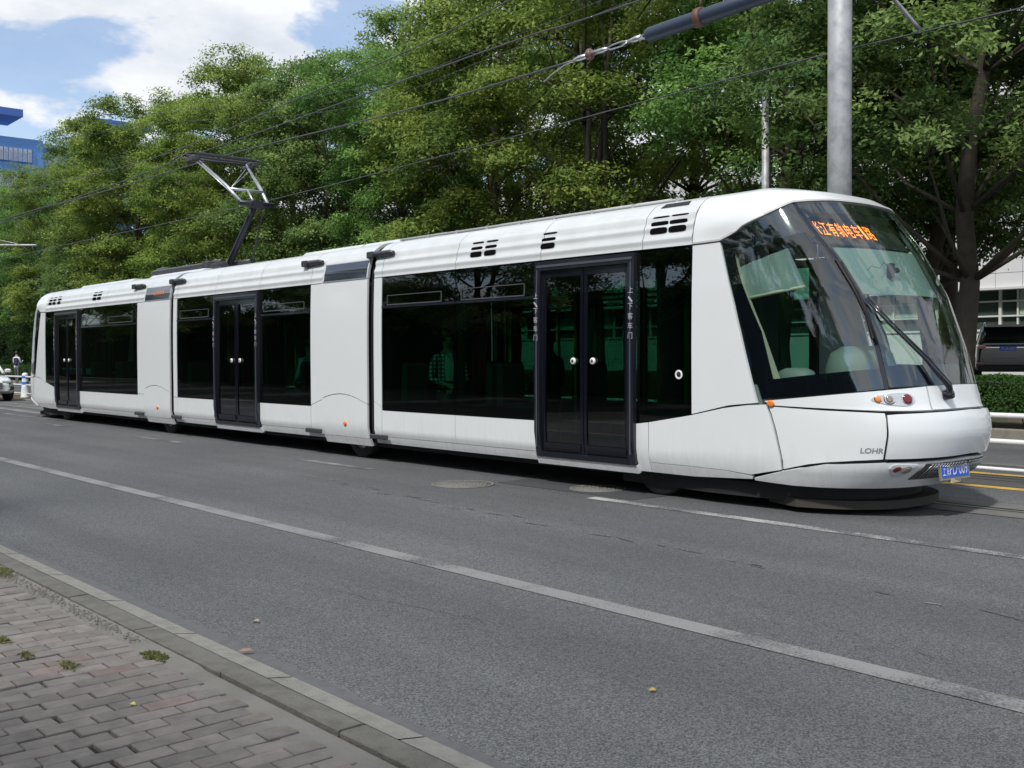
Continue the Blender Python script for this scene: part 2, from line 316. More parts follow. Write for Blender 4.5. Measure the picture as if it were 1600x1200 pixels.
# pavers, each a slightly tilted brick
def paving():
    b = MB(); rg = random.Random(11); cols = []; bl, bw = .2, .1; g = .005
    z0 = .018
    for r in range(-150, 40):
        x = -2.0+r*bw
        off = (0 if r % 2 else .1)
        ymax = 1.965 + .02*math.sin(x*1.3)
        y = 1.95+off
        y1 = y
        first = True
        while y1 > -2.4:
            y0 = y1-bl
            a0, a1 = y0+g, min(y1, ymax)-g*.5
            if a1-a0 > .015:
                near = -10 < x < 0 and y1 > .2
                dz = rg.gauss(0, .0014); tx = rg.gauss(0, .006); ty = rg.gauss(0, .005)
                if rg.random() < .12: dz += rg.uniform(-.008, .004); ty += rg.uniform(-.04, .04); tx += rg.uniform(-.05, .05)
                jx = rg.gauss(0, .0014); ang = rg.gauss(0, .008); c = .0035; worn = max(0, 1-abs(y1-1.25-.12*math.sin(x*1.1))/.22)
                if worn > 0 and rg.random() < .75: jx += rg.uniform(-.002, .009)*worn; a1 -= rg.uniform(0, .016)*worn; ang += rg.gauss(0, .02)*worn; dz -= rg.uniform(0, .007)*worn
                X0, X1 = x+g+jx, x+bw-g+jx
                mx_, my_ = (X0+X1)/2, (a0+a1)/2
                def P(px, py, pz):
                    dx, dy = px-mx_, py-my_; return (mx_+dx-dy*ang, my_+dy+dx*ang, pz+dz+tx*dx+ty*dy)
                top = [P(X0+c, a0+c, z0), P(X1-c, a0+c, z0), P(X1-c, a1-c, z0), P(X0+c, a1-c, z0)]
                mid = [P(X0, a0, z0-c), P(X1, a0, z0-c), P(X1, a1, z0-c), P(X0, a1, z0-c)]
                low = [(p[0], p[1], z0-.04) for p in mid]
                b.add(top+mid+low, [(0, 1, 2, 3)]+[(4+i, 4+(i+1) % 4, (i+1) % 4, i) for i in range(4)]+[(8+i, 8+(i+1) % 4, 4+(i+1) % 4, 4+i) for i in range(4)])
                q = rg.random(); v = rg.uniform(.86, 1.14)
                base = (.165*v, .147*v, .135*v) if q < .6 else ((.152*v, .140*v, .129*v) if q < .955 else ((.18*v, .138*v, .124*v) if q < .997 else (.21, .20, .19)))
                cols += [base]*9
            y1 = y0
    o = b.build('sidewalk', None) if False else None
    me = bpy.data.meshes.new('sidewalk'); me.from_pydata(b.v, [], b.f)
    at = me.attributes.new('col', 'FLOAT_COLOR', 'FACE'); arr = np.ones((len(b.f), 4), np.float32); arr[:, :3] = np.array(cols); at.data.foreach_set('color', arr.ravel())
    m = mat('clay_pavers', (.2, .2, .2), .88); t = m.node_tree; bs = t.nodes['Principled BSDF']; K = t.links.new
    a = N(t, 'ShaderNodeAttribute', attribute_name='col'); tcn = N(t, 'ShaderNodeTexCoord'); n1 = N(t, 'ShaderNodeTexNoise', i_Scale=9, i_Detail=8, i_Roughness=.7); n2 = N(t, 'ShaderNodeTexNoise', i_Scale=90, i_Detail=4)
    r = N(t, 'ShaderNodeValToRGB'); r.color_ramp.elements[0].position = .3; r.color_ramp.elements[1].position = .7; r.color_ramp.elements[0].color = (.72, .73, .74, 1); r.color_ramp.elements[1].color = (1.25, 1.25, 1.24, 1)
    mx = N(t, 'ShaderNodeMix', data_type='RGBA', blend_type='MULTIPLY'); mx.inputs[0].default_value = 1
    K(tcn.outputs['Object'], n1.inputs['Vector']); K(tcn.outputs['Object'], n2.inputs['Vector']); K(n1.outputs[0], r.inputs[0]); K(a.outputs['Color'], mx.inputs[6]); K(r.outputs[0], mx.inputs[7]); K(mx.outputs[2], bs.inputs['Base Color'])
    bp = N(t, 'ShaderNodeBump', i_Strength=.5, i_Distance=.003); K(n2.outputs[0], bp.inputs['Height']); K(bp.outputs[0], bs.inputs['Normal'])
    me.materials.append(m); o = bpy.data.objects.new('sidewalk', me); COL.objects.link(o); return struct(o)
paving()
struct(sheet('sidewalk_base', -60, -30, 20, 2.076, .001, mat('paver_joint_dirt', (.022, .02, .017), .95)))
b = MB(); xs = np.arange(-60, 20, .08); n = len(xs); rg = random.Random(8)
inner = [(x, 1.90, .007) for x in xs]; outr = [(x, 2.066, .010+(.010 if math.sin(x*.7) > 0 else 0)) for x in xs]
b.add(inner+outr, [(i, i+1, n+i+1, n+i) for i in range(n-1)]); struct(b.build('mortar_strip', mat('mortar', (.17, .165, .15), .9, noise=(3, .9, (.12, .115, .10)), bump=(60, .6))))
# pebbles and grit in the gap
b = MB(); rg = random.Random(21)
for i in range(1500):
    x = rg.uniform(-9.5, -3.9); y = rg.gauss(2.01, .025); r = rg.uniform(.003, .011)
    if math.sin(x*1.9)+math.sin(x*.7+1) < -.2: continue
    c = (x, y, .018+r*.3); vs = [(c[0]+r*rg.uniform(.6, 1)*d[0], c[1]+r*rg.uniform(.6, 1)*d[1], c[2]+r*.7*d[2]) for d in ((1, 0, 0), (0, 1, 0), (-1, 0, 0), (0, -1, 0), (0, 0, 1))]
    b.add(vs, [(0, 1, 4), (1, 2, 4), (2, 3, 4), (3, 0, 4)])
tag(b.build('gravel', mat('gravel_grit', (.13, .12, .105), .95)), 'dark gritty gravel filling the gap between the brick pavement and the kerb', 'gravel', kind='stuff')

# ------------------------------------------------------------------ TRAM SHELL MAPS
YC = 9.03; MIR = -32.0
SFT = np.array([(.20, -4.62), (.30, -4.50), (.47, -4.34), (.74, -4.285), (.90, -4.30), (.96, -4.345), (1.16, -4.40), (1.47, -4.49), (1.97, -4.69), (2.45, -4.985), (2.84, -5.31), (2.92, -5.45), (2.97, -5.7), (3.0, -6.0), (3.03, -6.6)])
WT = np.array([(.2, 1.02), (.30, 1.06), (.42, 1.10), (1.5, 1.10), (2.0, 1.095), (2.47, 1.08), (2.6, 1.06), (2.75, 1.02), (2.85, .96), (2.92, .87), (2.97, .75), (3.0, .5), (3.03, .1)])
SA = -6.0; NE = 2.6
def Wz(z): return float(np.interp(z, WT[:, 0], WT[:, 1]))
def PN(u, z):
    """front end surface: u=-1 near flank, 0 front centre, +1 far flank; |u|>1 runs back along the straight side"""
    sf = float(np.interp(z, SFT[:, 0], SFT[:, 1])); w = Wz(z)
    if u < -1: return Vector((SA+(u+1), YC-w, z))
    if u > 1: return Vector((SA-(u-1), YC+w, z))
    th = u*math.pi/2; c = max(0, math.cos(th))**(2/NE); s = math.copysign(abs(math.sin(th))**(2/NE), u)
    return Vector((SA+(sf-SA)*c, YC+w*s, z))
_U = np.linspace(-2.6, 2.6, 2081); _P = [PN(float(u), 1.5) for u in _U]
_A = np.concatenate([[0], np.cumsum([(_P[i+1]-_P[i]).length for i in range(len(_P)-1)])]); _A -= _A[len(_A)//2]
def PR(u, z): p = PN(u, z); return Vector((MIR-p.x, p.y, p.z))
def rib(z):
    if z < 2.5 or z > 2.86: return 0
    t = (z-2.5)/.12; f = t-math.floor(t); return .015*max(0, 1-abs(f-.45)*2.6)
def side(sgn, ribs=False): return lambda s, z: Vector((s, YC+sgn*(Wz(z)+(rib(z) if ribs else 0)), z))
def patch(M, rows, sub=4, sv=6, th=.02, off=0, mb=None, mi=0, smooth=True):
    """slab over the surface M between polylines (rows from bottom to top, equal point counts)"""
    G = []
    if M in (PN, PR):
        M0 = M; M = lambda a, z: M0(float(np.interp(a, _A, _U)), z)
        rows = [[(float(np.interp(a, _U, _A)), z) for a, z in r] for r in rows]
        if callable(off):
            of0 = off; off = lambda a, z: of0(float(np.interp(a, _A, _U)), z)
    def fine(row):
        o = []
        for i in range(len(row)-1):
            for k in range(sub): t = k/sub; o.append((row[i][0]*(1-t)+row[i+1][0]*t, row[i][1]*(1-t)+row[i+1][1]*t))
        o.append(row[-1]); return o
    R = [fine(r) for r in rows]
    for j in range(len(R)-1):
        for k in range(sv + (1 if j == len(R)-2 else 0)):
            t = k/sv; G.append([(a[0]*(1-t)+b_[0]*t, a[1]*(1-t)+b_[1]*t) for a, b_ in zip(R[j], R[j+1])])
    nv, nu = len(G), len(G[0]); O = []; I = []
    e = 2e-3
    for r in G:
        for a, z in r:
            p = M(a, z); da = M(a+e, z)-M(a-e, z); dz = M(a, min(3.03, z+e))-M(a, max(.2, z-e)); nrm = da.cross(dz)
            if nrm.length < 1e-12: nrm = Vector((0, 0, 1))
            nrm.normalize(); ctr = Vector((min(max(p.x, -24.8), -7.2), YC, 1.4))
            if nrm.dot(p-ctr) < 0: nrm = -nrm
            of = off(a, z) if callable(off) else off
            O.append(p+nrm*of); I.append(p+nrm*(of-th))
    mb = mb or MB(); q = [(j*nu+i, j*nu+i+1, (j+1)*nu+i+1, (j+1)*nu+i) for j in range(nv-1) for i in range(nu-1)]
    # orient
    a, b_, c, d = [O[i] for i in q[len(q)//2]]; ctr = Vector((min(max(a.x, -24.8), -7.2), YC, 1.4))
    flip = (b_-a).cross(c-a).dot(a-ctr) < 0
    qo = [tuple(reversed(f)) if flip else f for f in q]; mb.add(O, qo, mi, smooth); mb.add(I, [tuple(reversed(f)) for f in qo], mi, smooth)
    rim = [i for i in range(nu)]+[j*nu+nu-1 for j in range(1, nv)]+[(nv-1)*nu+i for i in range(nu-2, -1, -1)]+[j*nu for j in range(nv-2, 0, -1)]
    n = len(rim); vs = [O[i] for i in rim]+[I[i] for i in rim]
    fs = [(i, n+i, n+(i+1) % n, (i+1) % n) for i in range(n)]
    if flip: fs = [tuple(reversed(f)) for f in fs]
    mb.add(vs, fs, mi)
    return mb
def rect(x0, x1, z0, z1): return [[(x0, z0), (x1, z0)], [(x0, z1), (x1, z1)]]
G_ = .004
tram = thing('tram', (-16, YC, 0), 'long white articulated tram with tinted windows crossing the picture on the road', 'tram')
tram.matrix_world = Matrix.Translation((-16, YC, 0)); INV = Vector((-16, YC, 0))
def tp(mb, name, m, parent=None, label=None):
    """tram part: world coords -> child of the tram"""
    if parent is None:
        o = mb.build(name, m, None, None); o.data.transform(Matrix.Translation(-INV)); o.parent = tram
    else:
        o = mb.build(name, m, None, None); o.data.transform(Matrix.Translation(-INV)); o.parent = parent
    if label: o['label'] = label
    return o
def wpanel(sg, x0, x1, z0, z1, m=None, name='side_panel', off=0, th=.03):
    return tp(patch(side(sg), rect(x0+G_, x1-G_, z0+G_, z1-G_), 2, 10, th, off), name, m or WHITE)
def window(sg, x0, x1, z0=.70, z1=2.46, bar=2.07, hopper=None, thb=None):
    top = [(x0+G_, z1-G_), (x1-G_, z1-G_)]; bot = [(x0+G_, (z0 if thb is None else thb[0])+G_), (x1-G_, (z0 if thb is None else thb[1])+G_)]
    o = tp(patch(side(sg), [bot, top], 3, 10, .006, -.004), 'window', WIN)
    f = MB(); w = .035
    for r in ([[(x0+G_, bot[0][1]), (x0+w, bot[0][1])], [(x0+G_, z1-G_), (x0+w, z1-G_)]], [[(x1-w, bot[1][1]), (x1-G_, bot[1][1])], [(x1-w, z1-G_), (x1-G_, z1-G_)]],
              [[bot[0], bot[1]], [(bot[0][0], bot[0][1]+.12), (bot[1][0], bot[1][1]+.12)]], [[(x0+G_, z1-.09), (x1-G_, z1-.09)], top]):
        patch(side(sg), r, 1, 8, .004, -.012, f)
    tp(f, 'glass_border', FRIT, o)
    if bar:
        f = MB(); patch(side(sg), rect(x0+.01, x1-.01, bar-.014, bar+.014), 1, 1, .012, .006, f); tp(f, 'window_rail', BLACK, o)
    if hopper:
        a, b_, c, d = hopper; f = MB()
        for r in (rect(a, b_, c-.008, c+.004), rect(a, b_, d-.004, d+.004), rect(a, a+.008, c, d), rect(b_-.008, b_, c, d)): patch(side(sg), r, 1, 1, .008, .005, f)
        tp(f, 'hopper_frame', mat('hopper_grey', (.16, .17, .18), .3, metal=.5) if 'hopper_grey' not in bpy.data.materials else bpy.data.materials['hopper_grey'], o)
    return o
def vtext(parent, sg, s, ztop, chars, size, m):
    z = ztop
    for ch in chars:
        vs, fs, tw, th = text_mesh(ch)
        if not vs: z -= size; continue
        k = size*.85/max(tw, th); mb = MB(); M = side(sg)
        mb.add([M(s+x*k*(-sg), z+y*k)+Vector((0, sg*.052, 0)) for x, y, _ in vs], fs)
        tp(mb, 'lettering', m, parent); z -= size*(1.25 if ch != '、' else .9)
def door(sg, x0, x1, z0=.32, z1=2.46, letters=True, btn=True):
    M = side(sg); fr = MB(); w = .085; o1 = .045
    for r in (rect(x0, x0+w, z0, z1-.01), rect(x1-w, x1, z0, z1-.01), rect(x0+w, x1-w, z1-.11, z1-.01), rect(x0+w, x1-w, z0, z0+.05)): patch(M, r, 1, 8, .05, o1, fr)
    d = tp(fr, 'door', BLACK)
    b = MB(); patch(M, rect(x0+.03, x1-.03, z1-.075, z1-.05), 1, 1, .006, o1+.006, b); patch(M, rect(x0+.035, x0+.05, z0+.1, z1-.1), 1, 6, .006, o1+.006, b); patch(M, rect(x1-.05, x1-.035, z0+.1, z1-.1), 1, 6, .006, o1+.006, b)
    tp(b, 'door_seal', mat('seal_grey', (.10, .105, .12), .3, metal=.3) if 'seal_grey' not in bpy.data.materials else bpy.data.materials['seal_grey'], d)
    xm = (x0+x1)/2
    for a, c in ((x0+w+.005, xm-.006), (xm+.006, x1-w-.005)):
        lf = MB(); bw = .055
        for r in (rect(a, a+bw*(1 if a < xm-.1 else .75), z0+.055, z1-.115), rect(c-bw*(1 if a > xm-.1 else .75), c, z0+.055, z1-.115), rect(a+.04, c-.04, z0+.055, z0+.15), rect(a+.04, c-.04, z1-.19, z1-.115)): patch(M, r, 1, 8, .03, .012, lf)
        l = tp(lf, 'door_leaf', FRIT, d)
        tp(patch(M, rect(a+.01, c-.01, z0+.06, z1-.12), 2, 8, .005, 0, None), 'door_glass', WIN, d)
        if btn:
            xb = c-.14 if a < xm-.1 else a+.14
            p = M(xb, 1.36)+Vector((0, sg*.012, 0)); q = MB().lathe(p, (0, sg, 0), [(.001, .018), (.02, .018), (.032, .016), (.036, .010), (.038, 0)], 20); tp(q, 'door_button', mat('button_white', (.75, .75, .72), .4) if 'button_white' not in bpy.data.materials else bpy.data.materials['button_white'], d)
            q = MB().lathe(p+Vector((0, sg*.0185, 0)), (0, sg, 0), [(.001, .002), (.016, .002), (.018, 0)], 14); tp(q, 'button_face', RED if a > xm-.1 else GREYM, d)
    if letters:
        for s in (x0+.035, x1-.035): vtext(d, sg, s, 2.08, '上、下客车门', .078, mat('door_lettering', (.42, .42, .43), .6) if 'door_lettering' not in bpy.data.materials else bpy.data.materials['door_lettering'])
    sill = MB(); patch(M, rect(x0-.01, x1+.01, .235, z0-.006), 2, 3, .05, .035, sill); tp(sill, 'door_sill', WHITE, None)
    return d
def roof(x0, x1, ribs=True, dz=0, name='roof_panel', lift=0):
    M = side(-1, ribs); zs = list(np.linspace(2.475, 2.86, 37))+list(np.linspace(2.87, 3.03, 10)); sec = []
    for z in zs: p = M(0, z); sec.append((YC-(YC-p.y)-lift*(YC-p.y), z+dz))
    sec = sec+[(2*YC-y, z) for y, z in reversed(sec)]; n = len(sec)
    b = MB(); inn = [(YC+(y-YC)*.965, 2.475+(z-2.475)*.94) for y, z in sec]
    b.add([(x0+.005, y, z) for y, z in sec]+[(x1-.005, y, z) for y, z in sec], [(i, n+i, n+i+1, i+1) for i in range(n-1)], 0, True)
    for x, fl in ((x0+.005, 1), (x1-.005, 0)):
        fs = [(i, i+1, n+i+1, n+i) for i in range(n-1)]
        if not fl: fs = [tuple(reversed(f)) for f in fs]
        b.add([(x, y, z) for y, z in sec]+[(x, y, z) for y, z in inn], fs)
    b.add([(x0+.005, y, z) for y, z in inn]+[(x1-.005, y, z) for y, z in inn], [(i+1, n+i+1, n+i, i) for i in range(n-1)])
    return tp(b, name, WHITE2)
def vent(x, z, w=.2, h=.045, sg=-1):
    M = side(sg); b = MB(); pts = []; n = 20
    for i in range(n):
        t = 2*math.pi*i/n; cx = math.copysign(abs(math.cos(t))**.45, math.cos(t))*w/2; cz = math.copysign(abs(math.sin(t))**.45, math.sin(t))*h/2; pts.append((cx, cz))
    vs = [M(x+a, z+c)+Vector((0, sg*(.015), .002)) for a, c in pts]+[M(x+a*1.12, z+c*1.2)+Vector((0, sg*.010, 0)) for a, c in pts]
    fs = [tuple(range(n))]+[(i, (i+1) % n, n+(i+1) % n, n+i) for i in range(n)]
    b.add(vs, fs); return tp(b, 'roof_vent', VENT)
for sg in (-1, 1):
    # ---- front car
    wpanel(sg, -11.92, -11.73, .25, .355)
    tp(patch(side(sg), [[(-11.915, .359), (-11.734, .359)], [(-11.915, .808), (-11.734, .738)]], 2, 6, .03), 'side_panel', WHITE)
    tp(patch(side(sg), [[(-11.915, .815), (-11.734, .745)], [(-11.915, 2.465), (-11.734, 2.465)]], 2, 10, .03), 'side_panel', WHITE)
    for a, b_ in ((-11.73, -10.15), (-10.15, -8.67)): wpanel(sg, a, b_, .25, .35); wpanel(sg, a, b_, .35, .70)
    window(sg, -11.73, -10.15, hopper=(-11.6, -10.42, 2.10, 2.22)); window(sg, -10.15, -8.67, hopper=(-10.03, -8.88, 2.10, 2.23))
    door(sg, -8.67, -7.19)
    window(sg, -7.19, -6.485, bar=None, thb=(.735, .84))
    # ---- centre car
    for z0, z1 in ((.25, .355), (.355, .70)): wpanel(sg, -18.40, -18.24, z0, z1)
    wpanel(sg, -18.40, -18.24, .70, 2.47); wpanel(sg, -13.57, -13.24, .25, .355)
    tp(patch(side(sg), [[(-13.566, .359), (-13.244, .359)], [(-13.566, .706), (-13.244, .802)]], 2, 6, .03), 'side_panel', WHITE)
    tp(patch(side(sg), [[(-13.566, .715), (-13.244, .81)], [(-13.566, 2.465), (-13.244, 2.465)]], 2, 10, .03), 'side_panel', WHITE)
    for a, b_ in ((-18.24, -16.69), (-15.13, -13.57)):
        wpanel(sg, a, b_, .25, .35); wpanel(sg, a, b_, .35, .70)
    window(sg, -18.24, -16.69, hopper=(-18.1, -16.95, 2.11, 2.24)); window(sg, -15.13, -13.57, hopper=(-15.0, -13.75, 2.13, 2.23))
    door(sg, -16.69, -15.13)
    # ---- rear car
    for z0, z1 in ((.25, .355), (.355, .72), (.72, 2.47)): wpanel(sg, -20.06, -19.72, z0, z1)
    for a, b_ in ((-23.26, -21.72), (-21.72, -20.06)):
        wpanel(sg, a, b_, .25, .35); wpanel(sg, a, b_, .35, .70); window(sg, a, b_, hopper=(a+.15, b_-.25, 2.12, 2.24))
    door(sg, -24.78, -23.26); window(sg, -25.515, -24.78, bar=None, thb=(.86, .735))
    # ---- bogie sections
    for a, b_ in ((-13.24, -12.06), (-19.72, -18.52)):
        M = side(sg); c = (a+b_)/2
        tp(patch(M, rect(a+G_, b_-G_, .2, .30), 1, 3, .03, .012), 'side_panel', WHITE)
        arc = [(a+G_+(b_-a-2*G_)*t, .80+.11*math.sin(math.pi*min(1, t*.93+.07))-.03*t) for t in np.linspace(0, 1, 9)]
        tp(patch(M, [[(p[0], .306) for p in arc], [(p[0], p[1]-.005) for p in arc]], 1, 6, .03, .012), 'side_panel', WHITE)
        tp(patch(M, [[(p[0], p[1]+.005) for p in arc], [(p[0], 2.475) for p in arc]], 1, 10, .03, .012), 'side_panel', WHITE)
        d = tp(patch(M, rect(a+.05, b_-.03, 2.487, 2.715), 2, 6, .02, .016), 'display_window', mat('display_glass', (.03, .035, .05), .05, coat=.8) if 'display_glass' not in bpy.data.materials else bpy.data.materials['display_glass'])
        b = MB()
        for r in (rect(a+.03, b_-.01, 2.47, 2.487), rect(a+.03, b_-.01, 2.715, 2.725)): patch(M, r, 2, 1, .02, .018, b)
        tp(b, 'display_frame', STEEL, d)
        q = MB().lathe(M(c+.03, .49)+Vector((0, sg*.012, 0)), (0, sg, 0), [(.001, .022), (.022, .02), (.034, .012), (.038, 0)], 18); tp(q, 'marker_lamp', AMBER)
        # coupling arms
        for zz, s0, s1 in ((2.785, b_-.04, b_+.56), (2.785, a-.6, a-.04)):
            y = M(s0, zz).y+sg*.05; e = MB().tube([(s0, y, zz), (s0+.08, y, zz+.005), (s1-.1, y, zz+.005), (s1, y, zz)], [.03, .042, .036, .022], 10); e.bbox(s0+.02, min(y-.05, y), zz-.045, s0+.16, max(y+.03, y), zz+.045, .01); tp(e, 'coupling_arm', GREYM)
        for zz, s0, s1 in ((.345, b_+.08, b_+.49), (.345, a-.44, a+.0)):
            y = M(s0, zz).y+sg*.03; e = MB().bbox(s0, min(y, y+sg*.035), zz-.032, s1, max(y, y+sg*.035), zz+.032, .012); tp(e, 'coupling_arm', GREYM)
# amber/orange text glow on the rear side display
for a, b_ in ((-19.72, -18.52),):
    vs, fs, tw, th = text_mesh('张江有轨电车1路'); M = side(-1); mb = MB(); k = .5/tw
    mb.add([M((a+b_)/2+.08+x*k, 2.61+y*k*1.1)+Vector((0, -.021, 0)) for x, y, _ in vs], fs); tp(mb, 'led_lettering', mat('dim_led', (.5, .15, .03), .5, emit=(1, .25, .03), estr=.25))
# roof panels
for a, b_ in ((-11.92, -11.73), (-11.73, -10.15), (-10.15, -8.62), (-8.62, -7.12), (-7.12, -6.49)): roof(a, b_)
for a, b_ in ((-18.40, -18.24), (-18.24, -16.69), (-16.69, -15.13), (-15.13, -13.57), (-13.57, -13.24)): roof(a, b_)
for a, b_ in ((-25.51, -24.8), (-24.8, -23.3), (-23.3, -21.72), (-21.72, -20.06), (-20.06, -19.72)): roof(a, b_)
for a, b_ in ((-13.24, -12.06), (-19.72, -18.52)):
    roof(a, b_, False, .004, lift=.012)
    tp(MB().box(a, YC-.99, .2, b_, YC+.99, 2.46), 'bogie_housing', DARK)
for a, b_ in ((-12.05, -11.93), (-18.51, -18.41)):   # bellows
    b = MB()
    for i in range(4):
        x = a+(b_-a)*i/4; sec = [(YC-Wz(z)+.05+(.02 if i % 2 else 0), z) for z in np.linspace(.25, 2.95, 20)]; sec = sec+[(2*YC-y, z) for y, z in reversed(sec)]
        nn = len(sec); b.add([(x, y, z) for y, z in sec]+[(x+(b_-a)/4, y, z) for y, z in sec], [(i2, nn+i2, nn+(i2+1) % nn, (i2+1) % nn) for i2 in range(nn)])
    tp(b, 'bellows', RUBBER)
for x, w, rows_ in ((-9.78, .19, (2.63, 2.70, 2.77)), (-9.52, .19, (2.63, 2.70, 2.77)), (-8.53, .2, (2.63, 2.70, 2.77)), (-6.93, .2, (2.65, 2.72, 2.785)), (-6.69, .2, (2.65, 2.72, 2.785)),
                    (-25.25, .2, (2.66, 2.73, 2.79)), (-24.98, .2, (2.66, 2.73, 2.79)), (-24.65, .2, (2.66, 2.73, 2.79)), (-22.42, .2, (2.65, 2.72, 2.78)), (-22.16, .2, (2.65, 2.72, 2.78))):
    for i, z in enumerate(rows_): vent(x, z, w, (.052, .034, .014)[i])
M = side(-1); b = MB()
b.add([M(x, z)+Vector((0, -.006, .004)) for x, z in ((-7.02, 2.885), (-6.66, 2.885), (-6.68, 2.93), (-7.0, 2.93))], [(0, 1, 2, 3)]); tp(b, 'roof_slot', RUBBER)
# roof top equipment: conduit, fairings, boxes
b = MB()
for y in (YC-.72,): b.tube([(-6.9, y, 2.985), (-8.5, y, 2.99), (-11.8, y, 2.99)], .016, 8)
for i in range(9): b.box(-6.98-i*.6, YC-.735, 2.96, -6.95-i*.6, YC-.70, 3.01)
tp(b, 'roof_conduit', mat('grey_conduit', (.35, .36, .36), .5))
for a, b_ in ((-9.9, -7.2), (-12.9, -11.0), (-14.6, -12.95), (-20.6, -18.2), (-24.5, -21.5)):
    b = MB(); z = 3.02; n = 5
    sec = [(YC-.62, 2.99), (YC-.55, 3.04), (YC+.55, 3.04), (YC+.62, 2.99)]
    b.add([(a, y, zz) for y, zz in sec]+[(a+.25, y, zz) for y, zz in sec]+[(b_-.25, y, zz) for y, zz in sec]+[(b_, y, zz) for y, zz in sec], [(r*4+i, (r+1)*4+i, (r+1)*4+i+1, r*4+i+1) for r in range(3) for i in range(3)]+[(0, 1, 2, 3), (15, 14, 13, 12)])
    for i in (1, 2, 5, 6, 9, 10, 13, 14): pass
    tp(b, 'roof_fairing', WHITE2)
b = MB(); b.bbox(-20.9, YC-.45, 3.03, -18.6, YC+.45, 3.17, .03); b.bbox(-21.1, YC-.3, 3.03, -20.6, YC+.3, 3.23, .03); tp(b, 'resistor_box', GREYM)
q = MB().lathe(side(-1)(-6.63, 1.23)+Vector((0, -.008, 0)), (0, -1, 0), [(.026, 0), (.028, .004), (.044, .004), (.046, 0)], 24); tp(q, 'round_emblem', bpy.data.materials['button_white'])
q = MB().lathe(side(-1)(-6.63, 1.23)+Vector((0, -.008, 0)), (0, -1, 0), [(.001, .004), (.012, .004), (.014, 0)], 16); tp(q, 'round_emblem', SEATB)
